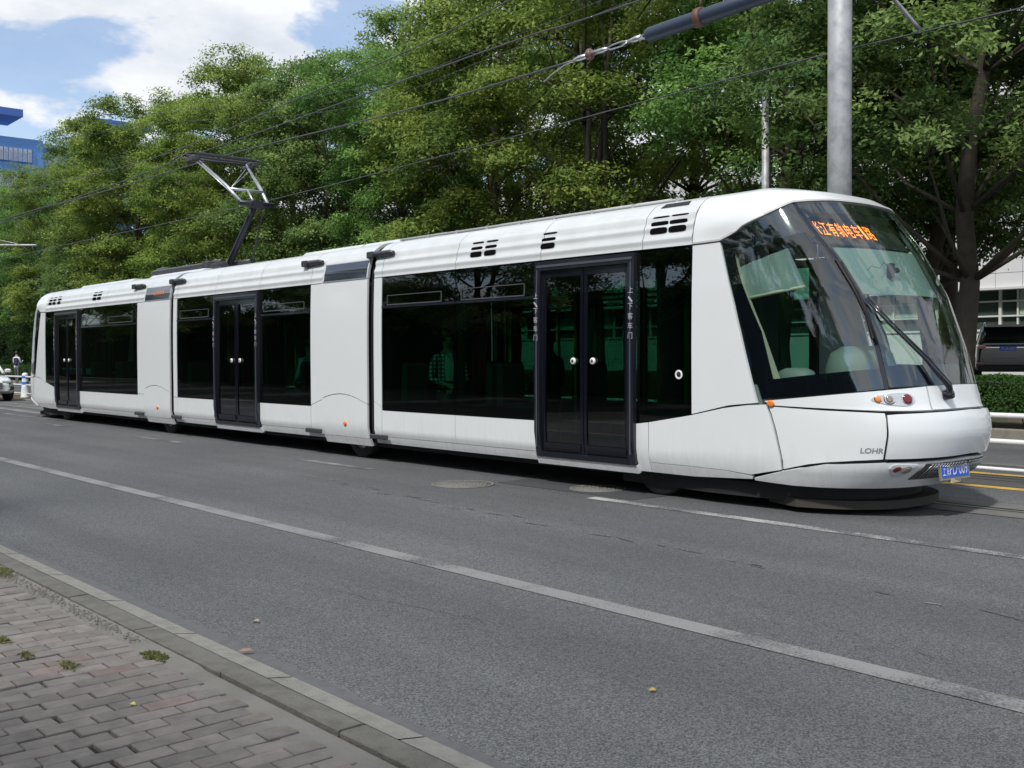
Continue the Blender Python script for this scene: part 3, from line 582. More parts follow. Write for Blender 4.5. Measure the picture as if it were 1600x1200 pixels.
# ---- nose, front and rear
def mirror(row): return row+[(-a, z) for a, z in reversed(row[:-1])] if abs(row[-1][0]) < 1e-6 else row+[(-a, z) for a, z in reversed(row)]
for M, fr in ((PN, True), (PR, False)):
    for sg in (-1, 1):
        F_ = (lambda rows: rows) if sg < 0 else (lambda rows: [[(-a, z) for a, z in r] for r in rows])
        w0 = -2.19
        tp(patch(M, F_([[(w0, .25), (-2.03, .25)], [(w0, .73), (-2.03, .75)]]), 2, 4, .03), 'side_panel', WHITE)
        tp(patch(M, F_([[(-2.02, .25), (-1.5, .25), (-1.1, .27), (-.955, .285)], [(-2.02, .346), (-1.5, .346), (-1.1, .34), (-.955, .31)]]), 4, 2, .03), 'side_panel', WHITE)
        tp(patch(M, F_([[(-2.02, .352), (-1.5, .352), (-1.1, .347), (-.96, .325), (-.852, .395)], [(-2.02, .752), (-1.5, .84), (-1.1, .925), (-.965, .962), (-.912, .972)]]), 4, 6, .03), 'side_panel', WHITE)
        tp(patch(M, F_([[(-1.478, .855), (-1.2, .918), (-1.05, .952), (-.94, .985)], [(-1.48, 1.62), (-1.3, 1.62), (-1.1, 1.62), (-.985, 1.62)], [(-1.48, 2.1), (-1.33, 2.1), (-1.18, 2.1), (-1.055, 2.1)], [(-1.48, 2.465), (-1.36, 2.466), (-1.25, 2.468), (-1.16, 2.47)]]), 4, 6, .03), 'corner_panel', WHITE)
        sgr = [[(-.925, 1.015), (-.785, 1.05), (-.61, 1.09), (-.43, 1.125)], [(-.975, 1.62), (-.8, 1.66), (-.6, 1.70), (-.435, 1.76)], [(-1.045, 2.1), (-.88, 2.16), (-.66, 2.2), (-.49, 2.24)], [(-1.15, 2.475), (-.97, 2.585), (-.805, 2.685), (-.615, 2.775)]]
        sw = tp(patch(M, F_(sgr), 5, 6, .006, .0), 'side_window', WSC if fr else WIN)
        f = MB()
        patch(M, F_([[(-.925, 1.02), (-.87, 1.035)], [(-.975, 1.62), (-.915, 1.63)], [(-1.045, 2.1), (-.985, 2.13)], [(-1.15, 2.475), (-1.06, 2.52)]]), 2, 6, .004, -.012, f)
        patch(M, F_([[(-.87, 1.035), (-.785, 1.05), (-.61, 1.09), (-.43, 1.125)], [(-.885, 1.20), (-.785, 1.23), (-.61, 1.27), (-.43, 1.30)]]), 5, 2, .004, -.012, f)
        patch(M, F_([[(-1.02, 2.38), (-.9, 2.40), (-.78, 2.46), (-.56, 2.52)], [(-1.06, 2.52), (-.97, 2.585), (-.805, 2.685), (-.615, 2.775)]]), 5, 2, .004, -.012, f)
        tp(f, 'glass_border', FRIT, sw)
        pl_ = patch(M, F_([[(-.428, 1.12), (-.408, 1.13)], [(-.434, 1.76), (-.412, 1.76)], [(-.489, 2.24), (-.467, 2.24)], [(-.614, 2.78), (-.592, 2.785)]]), 2, 8, .05, -.004); tp(pl_, 'screen_pillar', BLACK)
        if fr and sg < 0:
            bl_ = patch(M, F_([[(-.435, 1.55), (-.412, 1.55)], [(-.434, 1.76), (-.412, 1.76)], [(-.489, 2.24), (-.467, 2.24)]]), 2, 6, .02, .02); tp(bl_, 'screen_trim', RUBBER)
        # lower front flank with lettering
        tp(patch(M, F_([[(-.845, .403), (-.76, .462), (-.695, .487), (-.57, .513), (-.460, .528)], [(-.902, .957), (-.80, .945), (-.7, .935), (-.57, .927), (-.459, .919)]]), 4, 8, .03), 'flank_panel', WHITE)
    c5 = lambda l: mirror(l)
    wr = [c5([(-.405, 1.135), (-.2, 1.15), (0, 1.157)]), c5([(-.41, 1.76), (-.2, 1.77), (0, 1.775)]), c5([(-.465, 2.24), (-.23, 2.25), (0, 2.255)]), c5([(-.59, 2.785), (-.3, 2.80), (0, 2.807)])]
    ws = tp(patch(M, wr, 6, 6, .008, .002), 'windscreen', WSC if fr else WIN)
    f = MB(); patch(M, [c5([(-.405, 1.14), (-.2, 1.152), (0, 1.16)]), c5([(-.405, 1.32), (-.2, 1.33), (0, 1.335)])], 6, 2, .004, -.012, f)
    patch(M, [c5([(-.56, 2.69), (-.3, 2.70), (0, 2.71)]), c5([(-.585, 2.78), (-.3, 2.797), (0, 2.804)])], 6, 2, .004, -.012, f)
    for s2 in (-1, 1): patch(M, [[(s2*.405, 1.14), (s2*.385, 1.14)], [(s2*.41, 1.76), (s2*.385, 1.76)], [(s2*.465, 2.24), (s2*.44, 2.24)], [(s2*.585, 2.78), (s2*.56, 2.78)]], 2, 6, .004, -.012, f)
    tp(f, 'glass_border', FRIT, ws)
    # headlight band in three pieces
    bb = [(-.895, .968), (-.72, .955), (-.455, .94), (-.335, .94), (-.215, .943)]; bt = [(-.915, 1.005), (-.785, 1.042), (-.61, 1.082), (-.425, 1.113), (-.21, 1.142)]
    for s2 in (-1, 1):
        tp(patch(M, [[(-s2*-a if s2 > 0 else a, z) for a, z in bb], [(-s2*-a if s2 > 0 else a, z) for a, z in bt]] if s2 < 0 else [[(-a, z) for a, z in bb], [(-a, z) for a, z in bt]], 6, 6, .03, .004), 'headlight_band', WHITE)
    tp(patch(M, [c5([(-.205, .945), (-.1, .948), (0, .95)]), c5([(-.2, 1.143), (-.1, 1.147), (0, 1.15)])], 6, 5, .03, .004), 'nose_band', WHITE)
    bo = lambda a, z: .012+.03*max(0, 1-((z-.72)/.22)**2)**.5 if abs(z-.72) < .22 else .012
    tp(patch(M, [c5([(-.452, .535), (-.265, .545), (0, .562)]), c5([(-.455, .90), (-.275, .908), (0, .922)])], 8, 10, .03, bo), 'bumper', WHITE)
    tp(patch(M, [c5([(-.945, .28), (-.8, .262), (-.66, .262), (-.3, .275), (0, .295)]), c5([(-.947, .298), (-.835, .392), (-.695, .468), (-.42, .50), (0, .522)])], 6, 6, .03, .01), 'lower_valance', WHITE)
    # dark backing seen in the gaps
    tp(patch(M, [c5([(-.9, .36), (-.5, .36), (0, .36)]), c5([(-.92, 1.0), (-.5, 1.0), (0, 1.0)])], 10, 6, .02, -.035), 'nose_backing', RUBBER)
    # roof cap
    u0 = [(-1.482, 2.48), (-1.30, 2.482), (-1.155, 2.486), (-.97, 2.597), (-.805, 2.697), (-.61, 2.787), (-.3, 2.812), (0, 2.82)]
    def up(z, k): return [(a, max(zz+.01, z)) for a, zz in u0]
    rows = [u0] + [[(a, zz+(zt-zz)*f) for a, zz in u0] for f, zt in ((.35, 2.9), (.65, 2.93), (.85, 2.96), (1, 2.985))] + [[(a, 3.0) for a, zz in u0], [(a, 3.03) for a, zz in u0]]
    bulge = lambda a, z: .03*math.exp(-((abs(a)-1.1)/.28)**2)*math.exp(-((z-2.66)/.12)**2)
    tp(patch(M, [mirror(r) for r in rows], 5, 4, .02, bulge), 'roof_cap', WHITE)
    tp(patch(M, [[(a, z-.006) for a, z in mirror(u0)], [(a, z+.012) for a, z in mirror(u0)]], 5, 1, .03, .012), 'cap_trim', mat('cap_trim_grey', (.42, .42, .41), .5) if 'cap_trim_grey' not in bpy.data.materials else bpy.data.materials['cap_trim_grey'])
    # under tray
    poly = [(M(u, .3).x+(-.38 if fr else .38), YC+(M(u, .3).y-YC)*.9) for u in np.linspace(-1.0, 1.0, 31)]
    x_b = -7.6 if fr else MIR+7.6; poly = [(x_b, YC-.85)]+poly+[(x_b, YC+.85)]
    t = MB(); t.ext(poly, .10, .24); tp(t, 'under_tray', RUBBER)
    p2 = [(M(u, .3).x+(-.22 if fr else .22), YC+(M(u, .3).y-YC)*.93) for u in np.linspace(-.72, .72, 31)]
    p3 = [(x+(-.35 if fr else .35), YC+(y-YC)*.9) for x, y in reversed(p2)]
    t = MB(); t.ext(p2+p3, .055, .13); tp(t, 'safety_bar', mat('dusty_brown_rubber', (.045, .04, .034), .8))
    # head lamps
    def disc(u, z, r, m, name, parent=None, out=.004, dome=.012, squash=1.0):
        c = M(u, z); e = .002; da = (M(u+e, z)-M(u-e, z)).normalized(); dz = (M(u, z+e)-M(u, z-e)).normalized(); nn = da.cross(dz).normalized()
        if nn.dot(c-Vector((-7.2 if fr else -24.8, YC, 1.4))) < 0: nn = -nn
        n = 20; b = MB(); vs = []
        for rr, h in ((1, 0), (.94, dome*.35), (.6, dome*.5), (.05, dome*.55)): vs += [c+nn*(out+h)+da*math.cos(2*math.pi*k/n)*r*rr*squash+dz*math.sin(2*math.pi*k/n)*r*rr for k in range(n)]
        fs = [(j*n+k, j*n+(k+1) % n, (j+1)*n+(k+1) % n, (j+1)*n+k) for j in range(3) for k in range(n)]+[tuple(3*n+k for k in range(n))]
        return tp(b.add(vs, fs, 0, True), name, m, parent)
    def blob(pts, m, name, off=.012, th=.01, parent=None):
        """rounded outline (u,z) centre fan on the surface"""
        n = len(pts); cu = sum(p[0] for p in pts)/n; cz = sum(p[1] for p in pts)/n; b = MB(); ctr = Vector((-7.2 if fr else -24.8, YC, 1.4))
        def S(u, z, o):
            e = .002; c = M(u, z); nn = (M(u+e, z)-M(u-e, z)).cross(M(u, z+e)-M(u, z-e)).normalized()
            return c+(nn if nn.dot(c-ctr) > 0 else -nn)*o
        rings = []
        for k, o in ((1, off-th), (1, off), (.92, off), (.5, off), (.02, off)): rings.append([S(cu+(a-cu)*k, cz+(z-cz)*k, o) for a, z in pts])
        vs = sum(rings, []); fs = [(j*n+i, j*n+(i+1) % n, (j+1)*n+(i+1) % n, (j+1)*n+i) for j in range(4) for i in range(n)]
        b.add(vs, fs); return tp(b, name, m, parent)
    for s2 in (-1, 1):
        ol = [(s2*(.395+.105*math.copysign(abs(math.cos(t))**.9, math.cos(t))), 1.035+(.052-.022*math.cos(t))*math.sin(t)) for t in np.linspace(0, 2*math.pi, 28, endpoint=False)]
        pod = blob(ol, mat('lamp_pod_shaded_white', (.50, .53, .55), .3, coat=.4) if 'lamp_pod_shaded_white' not in bpy.data.materials else bpy.data.materials['lamp_pod_shaded_white'], 'headlight', .010, .01)  # pod toned grey so it looks recessed; the shade is in the colour
        disc(s2*.47, 1.038, .033, CHROME, 'lamp_bezel', pod, .011, .004); disc(s2*.47, 1.036, .026, AMBER, 'indicator_lens', pod, .014, .012)
        disc(s2*.418, 1.035, .047, CHROME, 'lamp_bezel', pod, .011, .006); disc(s2*.418, 1.035, .03, mat('lamp_clear', (.30, .26, .21), .08, metal=.4, coat=1) if 'lamp_clear' not in bpy.data.materials else bpy.data.materials['lamp_clear'], 'beam_lens', pod, .016, .014)
        disc(s2*.33, 1.037, .05, CHROME, 'lamp_bezel', pod, .011, .005); disc(s2*.33, 1.037, .042, RED, 'tail_lens', pod, .014, .014)
        fo = [(s2*.425, .455), (s2*.41, .482), (s2*.39, .490), (s2*.29, .488), (s2*.285, .475), (s2*.31, .43), (s2*.335, .395), (s2*.355, .388), (s2*.38, .395)]
        fog = blob(fo, bpy.data.materials['lamp_pod_shaded_white'], 'fog_light', .020, .02)
        disc(s2*.385, .452, .032, RED, 'fog_red_lens', fog, .021, .008); disc(s2*.337, .447, .044, CHROME, 'fog_bezel', fog, .021, .004); disc(s2*.337, .447, .034, bpy.data.materials['lamp_clear'], 'fog_clear_lens', fog, .024, .01)
        disc(s2*.893, .985, .03, AMBER, 'side_marker', None, .012, .01, 1.3)
    g = patch(M, [c5([(-.285, .355), (-.13, .362), (0, .37)]), c5([(-.245, .49), (-.12, .496), (0, .50)])], 6, 4, .012, .016); gr = tp(g, 'grille', GRILLE)
    g = MB()
    for k in range(-13, 14):
        for q in (-1, 1):
            u = k*.019; a = (u-.014*q, .37); c = (u+.014*q, .488)
            if abs(a[0]) < .25 and abs(c[0]) < .23:
                pa, pb = M(*a), M(*c); d_ = Vector((.030 if fr else -.030, 0, 0))
                g.tube([pa+d_, (M((a[0]+c[0])/2, .43))+d_, pb+d_], .0032, 5)
    tp(g, 'grille_mesh', STEEL, gr)
# plate on the front
def plate(parent, c, ex, ey, w, h, txts, frame=True):
    c, ex, ey = Vector(c), Vector(ex).normalized(), Vector(ey).normalized(); nn = ex.cross(ey)
    def quad(W, H, d0, d1):
        return [c+ex*x*W/2+ey*y*H/2+nn*d for d in (d0, d1) for x, y in ((-1, -1), (1, -1), (1, 1), (-1, 1))]
    F6 = [(3, 2, 1, 0), (4, 5, 6, 7), (0, 1, 5, 4), (1, 2, 6, 5), (2, 3, 7, 6), (3, 0, 4, 7)]
    f = tp(MB().add(quad(w+.045, h+.045, -.012, .004), F6), 'licence_plate', PLATEF, parent) if parent else None
    tp(MB().add(quad(w, h, .0045, .008), F6), 'plate_face', PLATEB, f)
    for tx, x, y, W, H in txts:
        vs, fs, tw, th = text_mesh(tx)
        tp(MB().add([c+ex*(x+a*W/tw)+ey*(y+b_*H/th)+nn*.0095 for a, b_, _ in vs], fs), 'plate_lettering', TXTW, f)
    return f
n0 = Vector((1, -.09, .12)).normalized(); ex = Vector((.09, 1, 0)).normalized()
pc = PN(-.055, .42)+n0*.045
o = plate(tram, pc, ex, n0.cross(ex), .40, .13, [('上', -.17, 0, .045, .095), ('海', -.115, -.005, .04, .10), ('PD·009', .05, 0, .27, .095)])
b = MB(); b.box(pc.x-.01, pc.y-.07, pc.z-.115, pc.x+.012, pc.y+.09, pc.z-.078); tp(b, 'yellow_sticker', mat('cream_label', (.6, .5, .3), .6), o)
# maker lettering on near flank
vs, fs, tw, th = text_mesh('LOHR', bold=.025); mb = MB(); k = 1/tw
def flank(u, z): 
    p = PN(u, z); e = .002; nn = (PN(u+e, z)-PN(u-e, z)).cross(PN(u, z+e)-PN(u, z-e)).normalized()
    if nn.dot(p-Vector((-7.2, YC, 1.4))) < 0: nn = -nn
    return p+nn*.0025
ft = []
mb.add([flank(-.512+x*k*.10, .60+y/th*.047) for x, y, _ in vs], fs); tp(mb, 'maker_lettering', TXTG)
# destination LED
txt = '张江有轨电车1路'; u = -.505
def behind(u, z, d):
    p = PN(u, z); e = .002; nn = (PN(u+e, z)-PN(u-e, z)).cross(PN(u, z+e)-PN(u, z-e)).normalized()
    if nn.dot(p-Vector((-7.2, YC, 1.4))) < 0: nn = -nn
    return p-nn*d
dsp = tp(patch(PN, [[(-.56, 2.46), (-.3, 2.46), (0, 2.46), (.3, 2.46)], [(-.58, 2.72), (-.3, 2.72), (0, 2.72), (.3, 2.72)]], 6, 4, .03, -.11), 'destination_display', mat('display_black', (.012, .013, .016), .5))
for ch in txt:
    vs, fs, tw, th = text_mesh(ch); W = .064 if ch != '1' else .032; H = .135
    if ch == '1': tw = tw
    mb = MB(); mb.add([behind(u+W/2+x/tw*W*(.80 if ch != '1' else .5), 2.592-.035*(u+.31)+y/th*H, .09) for x, y, _ in vs], fs); tp(mb, 'led_character', LED, dsp); u += W
# wiper
w = MB(); q = [behind(-.105, 1.06, -.05), behind(-.12, 1.12, -.09), behind(-.20, 1.35, -.07), behind(-.33, 1.66, -.045), behind(-.415, 1.89, -.035)]
w.tube(q, [.035, .03, .016, .012, .01], 8); w.tube([p+Vector((.0, .035, .015)) for p in q[1:]], [.012, .01, .008, .007], 6)
wp = tp(w, 'wiper', BLACK)
w = MB(); w.tube([behind(-.46, 2.22, -.022), behind(-.438, 1.95, -.022), behind(-.425, 1.78, -.02), behind(-.418, 1.5, -.02)], .012, 6); tp(w, 'wiper_blade', RUBBER, wp)
w = MB(); c = behind(-.105, 1.06, -.05); w.lathe(c, c-behind(-.105, 1.06, 0)*1.0 if False else Vector((1, 0, .2)), [(.001, .03), (.04, .03), (.045, -.04)], 14); tp(w, 'wiper_hub', BLACK, wp)
# ---- interior
b = MB(); b.box(-25.6, YC-1.03, .30, -6.2, YC+1.03, .36); tp(b, 'floor', DARK)
b = MB(); b.box(-25.6, YC-1.0, 2.38, -6.6, YC+1.0, 2.44); tp(b, 'ceiling', mat('ceiling_grey', (.12, .13, .13), .7))
b = MB(); b.box(-24.8, YC-.9, .18, -7.2, YC+.9, .295); tp(b, 'underframe', RUBBER)
for sg in (-1, 1):
    b = MB()
    for a, c in ((-24.78+1.52, -20.0), (-18.3, -16.69), (-15.13, -13.3), (-11.8, -8.67)): b.box(a, YC+sg*1.02-.01, .36, c, YC+sg*1.02+.01, .72)
    tp(b, 'wall_lining', DARK)
    b = MB()
    for x in (-11.75, -10.15, -8.62, -7.19, -6.5, -18.26, -16.72, -15.1, -13.55, -25.5, -24.8, -23.25, -21.72, -20.04): b.box(x-.05, YC+sg*1.0-.02, .36, x+.05, YC+sg*1.0+.02, 2.42)
    tp(b, 'window_pillar', DARK)
def seat(x, y, face):
    t = bpy.data.objects.new('seat', None); COL.objects.link(t); t.parent = tram; t.location = Vector((x, y, .36))-INV; t.rotation_euler.z = 0 if face > 0 else math.pi
    b = MB(); b.bbox(-.22, -.21, .36, .22, .21, .46, .04); b.build('seat_cushion', SEATB, t)
    b = MB(); pts = [(-.2, .44), (-.26, .8), (-.31, 1.08)]
    b.bbox(-.30, -.21, .42, -.20, .21, .98, .04); b.build('seat_back', mat('seat_shell', (.06, .065, .07), .5) if 'seat_shell' not in bpy.data.materials else bpy.data.materials['seat_shell'], t)
    b = MB(); b.box(-.05, -.05, 0, .05, .05, .36); b.build('seat_pedestal', GREYM, t)
for x, f in ((-11.25, 1), (-10.0, -1), (-9.3, 1), (-17.9, 1), (-17.1, -1), (-14.4, -1), (-13.9, 1), (-22.8, 1), (-21.9, -1), (-21.2, 1), (-20.5, -1)):
    for y in (YC-.72, YC+.72):
        seat(x, y, f)
b = MB()
for x in (-10.9, -9.9, -8.75, -7.1, -16.6, -15.2, -17.6, -14.2, -21.7, -23.2, -20.5):
    for y in (YC-.42, YC+.42): b.tube([(x, y, .36), (x, y, 2.38)], .017, 8)
for y in (YC-.42, YC+.42): b.tube([(-11.8, y, 2.1), (-7.0, y, 2.1)], .015, 8); b.tube([(-18.2, y, 2.1), (-13.4, y, 2.1)], .015, 8); b.tube([(-25, y, 2.1), (-20.2, y, 2.1)], .015, 8)
tp(b, 'handrail', YEL)
# cab
b = MB(); b.box(-7.0, YC-1.0, .36, -6.95, YC-.25, 2.4); b.box(-7.0, YC+.45, .36, -6.95, YC+1.0, 2.4); tp(b, 'cab_partition', DARK)
b = MB(); b.box(-6.9, YC-.0, .36, -6.2, YC+.95, 1.0); tp(b, 'cab_cabinet', DASH)
def plan(k, z, u0=-.95, u1=.95, dx=0): return [(-7.0+(PN(u, z).x+7.0)*k+dx, YC+(PN(u, z).y-YC)*k) for u in np.linspace(u0, u1, 33)]
d = MB(); pl2 = plan(.955, 1.15); d.ext([(-5.75, YC+.3)]+[(-6.0, YC-.95)]+pl2+[(-6.0, YC+.95)], .9, 1.14); dash = tp(d, 'dashboard', DASH)
for cx, cy, rx, ry, h in ((-5.25, YC-.15, .28, .42, .36), (-5.5, YC-.82, .2, .12, .16), (-5.3, YC+.62, .26, .3, .18)):
    g = MB(); nn = 18; vs = []
    for j, (r, hh) in enumerate(((1, 0), (.98, .45), (.85, .8), (.55, .97), (.05, 1))): vs += [(cx+math.cos(2*math.pi*i/nn)*rx*r, cy+math.sin(2*math.pi*i/nn)*ry*r, 1.14+h*hh) for i in range(nn)]
    g.add(vs, [(j*nn+i, j*nn+(i+1) % nn, (j+1)*nn+(i+1) % nn, (j+1)*nn+i) for j in range(4) for i in range(nn)]+[tuple(4*nn+i for i in range(nn))], 0, True); tp(g, 'instrument_hood', DASH, dash)
ss = patch(PN, [[(-.985, 1.93), (-.86, 1.98), (-.70, 2.03)], [(-1.03, 2.22), (-.9, 2.30), (-.74, 2.38)]], 6, 4, .006, lambda a, z: -.07+.008*math.sin(a*60+z*9)); tp(ss, 'side_sunshade', SHADE)
b = MB(); b.tube([behind(-.985, 1.93, .07), behind(-.86, 1.98, .07), behind(-.70, 2.03, .07)], .015, 8); tp(b, 'sunshade_roller', CREAM)
ss = patch(PN, [c5([(-.43, 1.98), (-.2, 1.985), (0, 1.99)]), c5([(-.47, 2.40), (-.2, 2.41), (0, 2.41)])], 6, 4, .006, -.09); tp(ss, 'front_sunshade', SHADE)
for sg in (-1, 1):
    pi_ = patch(PN, [[(sg*-.885, 1.2), (sg*-.87, 1.2)], [(sg*-.935, 1.62), (sg*-.92, 1.62)], [(sg*-1.0, 2.1), (sg*-.985, 2.1)], [(sg*-1.06, 2.4), (sg*-1.045, 2.4)]], 1, 6, .05, -.03); tp(pi_, 'inner_pillar', CREAM)
b = MB(); c = behind(-.12, 2.19, .03); b.box(c.x-.03, c.y-.035, c.z-.07, c.x+.01, c.y+.03, c.z+.05); b.tube([c+Vector((0, .03, -.01)), c+Vector((0, .09, -.01))], .025, 8); db = tp(b, 'dash_camera', RUBBER)
b = MB(); b.tube([c+Vector((0, -.03, 0)), behind(-.17, 2.24, .012), behind(-.22, 2.18, .012), behind(-.27, 2.2, .012), behind(-.31, 2.16, .012)], .003, 5); tp(b, 'camera_cable', RUBBER, db)
b = MB(); b.bbox(-6.6, YC-.5, .75, -6.15, YC, .88, .04); b.bbox(-6.68, YC-.5, .85, -6.56, YC, 1.6, .04); tp(b, 'driver_seat', mat('driver_seat_blue', (.03, .05, .14), .8))
b = MB(); b.box(-6.86, YC-.75, .36, -6.82, YC+.3, 2.36); tp(b, 'cab_wall', mat('cab_brown', (.10, .08, .05), .7))
# wheels
def wheel(x, y, r, wd, parent, inv, name='wheel'):
    b = MB().lathe((x, y, r), (0, 1, 0), [(r*.62, -wd/2), (r*.95, -wd/2), (r, -wd/2+.02), (r, wd/2-.02), (r*.95, wd/2), (r*.62, wd/2)], 28)
    t = b.build(name, RUBBER); t.data.transform(Matrix.Translation(-Vector(inv))); t.parent = parent
    b = MB().lathe((x, y, r), (0, 1, 0), [(.01, -wd/2+.05), (r*.2, -wd/2+.03), (r*.45, -wd/2+.06), (r*.62, -wd/2+.005), (r*.62, wd/2-.005), (r*.2, wd/2-.03), (.01, wd/2-.05)], 24)
    rm = b.build('rim', STEEL); rm.data.transform(Matrix.Translation(-Vector(inv))); rm.parent = t
for x in (-7.05, -12.55, -19.05, -24.75):
    for y in (YC-.80, YC+.80): wheel(x, y, .33, .2, tram, INV)
# ---- pantograph
pg = bpy.data.objects.new('pantograph', None); COL.objects.link(pg); pg.parent = tram; pg.location = Vector((-18.3, YC, 3.03))-INV
def pp(mb, name, m): o = mb.build(name, m); o.data.transform(Matrix.Translation(-Vector((-18.3, YC, 3.03)))); o.parent = pg; return o
b = MB(); b.bbox(-19.1, YC-.42, 3.04, -18.0, YC-.30, 3.13, .01); b.bbox(-19.1, YC+.30, 3.04, -18.0, YC+.42, 3.13, .01); b.bbox(-18.5, YC-.45, 3.09, -18.32, YC+.45, 3.19, .02); b.bbox(-19.1, YC-.42, 3.06, -18.98, YC+.42, 3.15, .02)
b.tube([(-18.9, YC+.1, 3.17), (-17.7, YC+.1, 3.17)], .04, 10); b.tube([(-18.9, YC-.12, 3.19), (-18.4, YC-.12, 3.2)], .05, 10)
for x in (-19.05, -18.0):
    for y in (YC-.36, YC+.36): b.lathe((x, y, 2.98), (0, 0, 1), [(.05, 0), (.07, .02), (.05, .04), (.07, .06), (.04, .08)], 12)
pp(b, 'pantograph_base', GREYM)
E0 = Vector((-18.35, YC, 3.17)); E1 = Vector((-17.28, YC, 4.17))
pp(MB().tube([E0, E1], [.062, .05], 12), 'lower_arm', PANTO_D)
pp(MB().tube([Vector((-17.72, YC+.12, 3.12)), E1+Vector((.08, .1, -.12))], .014, 8), 'control_rod', PANTO_D)
HX, HZ = -18.62, 5.08
b = MB()
for s in (-1, 1):
    b.tube([E1+Vector((-.04, s*.26, -.02)), Vector((-17.75, YC+s*.34, 4.5)), Vector((HX, YC+s*.5, HZ))], [.034, .032, .024], 10)
b.tube([Vector((-17.62, YC-.33, 4.43)), Vector((-17.62, YC+.33, 4.43))], .025, 8)
pp(b, 'upper_arm', PANTO_L)
b = MB(); b.tube([E1+Vector((0, -.34, -.02)), E1+Vector((0, .34, -.02))], .045, 10); b.box(E1.x-.1, YC-.1, E1.z-.1, E1.x+.08, YC+.1, E1.z+.03); pp(b, 'knuckle', PANTO_D)
b = MB(); b.tube([Vector((-17.62, YC-.33, 4.43)), Vector((-18.4, YC+.45, 4.93))], .008, 6); b.tube([Vector((-17.62, YC-.3, 4.46)), Vector((-18.35, YC+.35, 4.95))], .008, 6); b.tube([E1+Vector((-.1, -.36, .1)), Vector((HX+.1, YC-.6, HZ-.02))], .012, 6); b.tube([E1+Vector((-.08, 0, 0)), Vector((-17.62, YC, 4.45))], .02, 8)
pp(b, 'brace_rod', PANTO_L)
b = MB()
for dx in (-.17, .17):
    b.bbox(HX+dx-.03, YC-.62, HZ+.05, HX+dx+.03, YC+.62, HZ+.10, .012)
    for s in (-1, 1):
        b.tube([(HX+dx, YC+s*.62, HZ+.075), (HX+dx, YC+s*.74, HZ+.06), (HX+dx, YC+s*.85, HZ-.0), (HX+dx, YC+s*.93, HZ-.1)], [.018, .016, .013, .01], 8)
for s in (-1, 1): b.bbox(HX-.22, YC+s*.58-.06, HZ-.06, HX+.22, YC+s*.58+.06, HZ+.045, .02); b.tube([(HX-.12, YC+s*.5, HZ-.02), (HX-.12, YC+s*.5+.12*s, HZ-.08)], .04, 8)
b.tube([(HX, YC-.62, HZ-.0), (HX, YC+.62, HZ-.0)], .02, 8)
pp(b, 'collector_head', GREYM)

# ------------------------------------------------------------------ BEYOND THE ROAD: verge, car park, facade
b = MB(); V = [(17.5, 0), (17.5, .15), (17.68, .155), (17.7, .11), (19.5, .16), (23, .5), (23.5, .58)]
n = len(V); b.add([(x, y, z) for x in (-400, 120) for y, z in V], [(i, i+1, n+i+1, n+i) for i in range(n-1)]); 
b.f = b.f; o = b.build('verge', mat('verge_soil', (.09, .075, .05), .95, noise=(1.5, .9, (.05, .075, .02)), bump=(20, .5))); struct(o)
b = MB(); 
for i in range(-120, 20): b.bbox(i*1.0+.006, 17.49, -.02, i*1.0+.994, 17.69, .165, .012)
struct(b.build('far_kerb', mat('far_kerb_stone', (.22, .2, .16), .85, noise=(6, .8, (.14, .13, .11)))))
struct(sheet('car_park', -400, 23.4, 120, 40.2, .6, mat('car_park_concrete', (.2, .2, .19), .9, noise=(1, .6, (.13, .13, .125)))))
TILE = mat('white_facade_tile', (.66, .66, .67), .55, noise=(.8, .25, (.56, .56, .57)))
bl = thing('office_building', (-20, 40, .6), 'long white tiled office building with ribbon windows behind the trees', 'building')
def bp_(mb, name, m, parent=None):
    o = mb.build(name, m); o.data.transform(Matrix.Translation((20, -40, -.6))); o.parent = parent or bl; return o
b = MB(); X0, X1 = -70, 14
def wallband(z0, z1, nrow):
    h = (z1-z0)/nrow
    for r in range(nrow):
        for i in range(int(X1-X0)): x = X0+i*1.0-.05; b.bbox(x+.008, 39.92, z0+r*h+.008, x+.992, 40.1, z0+(r+1)*h-.008, .004)
wallband(3.86, 6.56, 5); wallband(8.2, 11.0, 5); bp_(b, 'tile_cladding', TILE)
b = MB(); b.box(X0, 40.0, .6, X1, 52, 2.28); b.box(X0, 39.96, .6, X1, 40.02, 2.28); b.box(X0, 40.05, 3.85, X1, 52, 6.6); b.box(X0, 40.05, 8.15, X1, 52, 11.3); b.box(X0, 40.6, 2.28, X1, 52, 3.85) ; b.box(X0, 40.6, 6.6, X1, 52, 8.15); bp_(b, 'wall', mat('joint_grey_wall', (.33, .33, .34), .8))
b = MB(); b.box(X0, 39.7, 3.78, X1, 40.2, 3.86); b.box(X0, 39.8, 11.0, X1, 40.3, 11.25); b.box(X0, 39.85, 2.22, X1, 40.1, 2.30); b.box(X0, 39.9, .6, X1, 39.955, 2.2); bp_(b, 'ledge', mat('ledge_white', (.6, .6, .58), .6))
gm = mat('facade_glass', (.05, .07, .06), .08, coat=.3); cm = mat('pale_green_blind', (.34, .44, .34), .7)
rgb = random.Random(4)
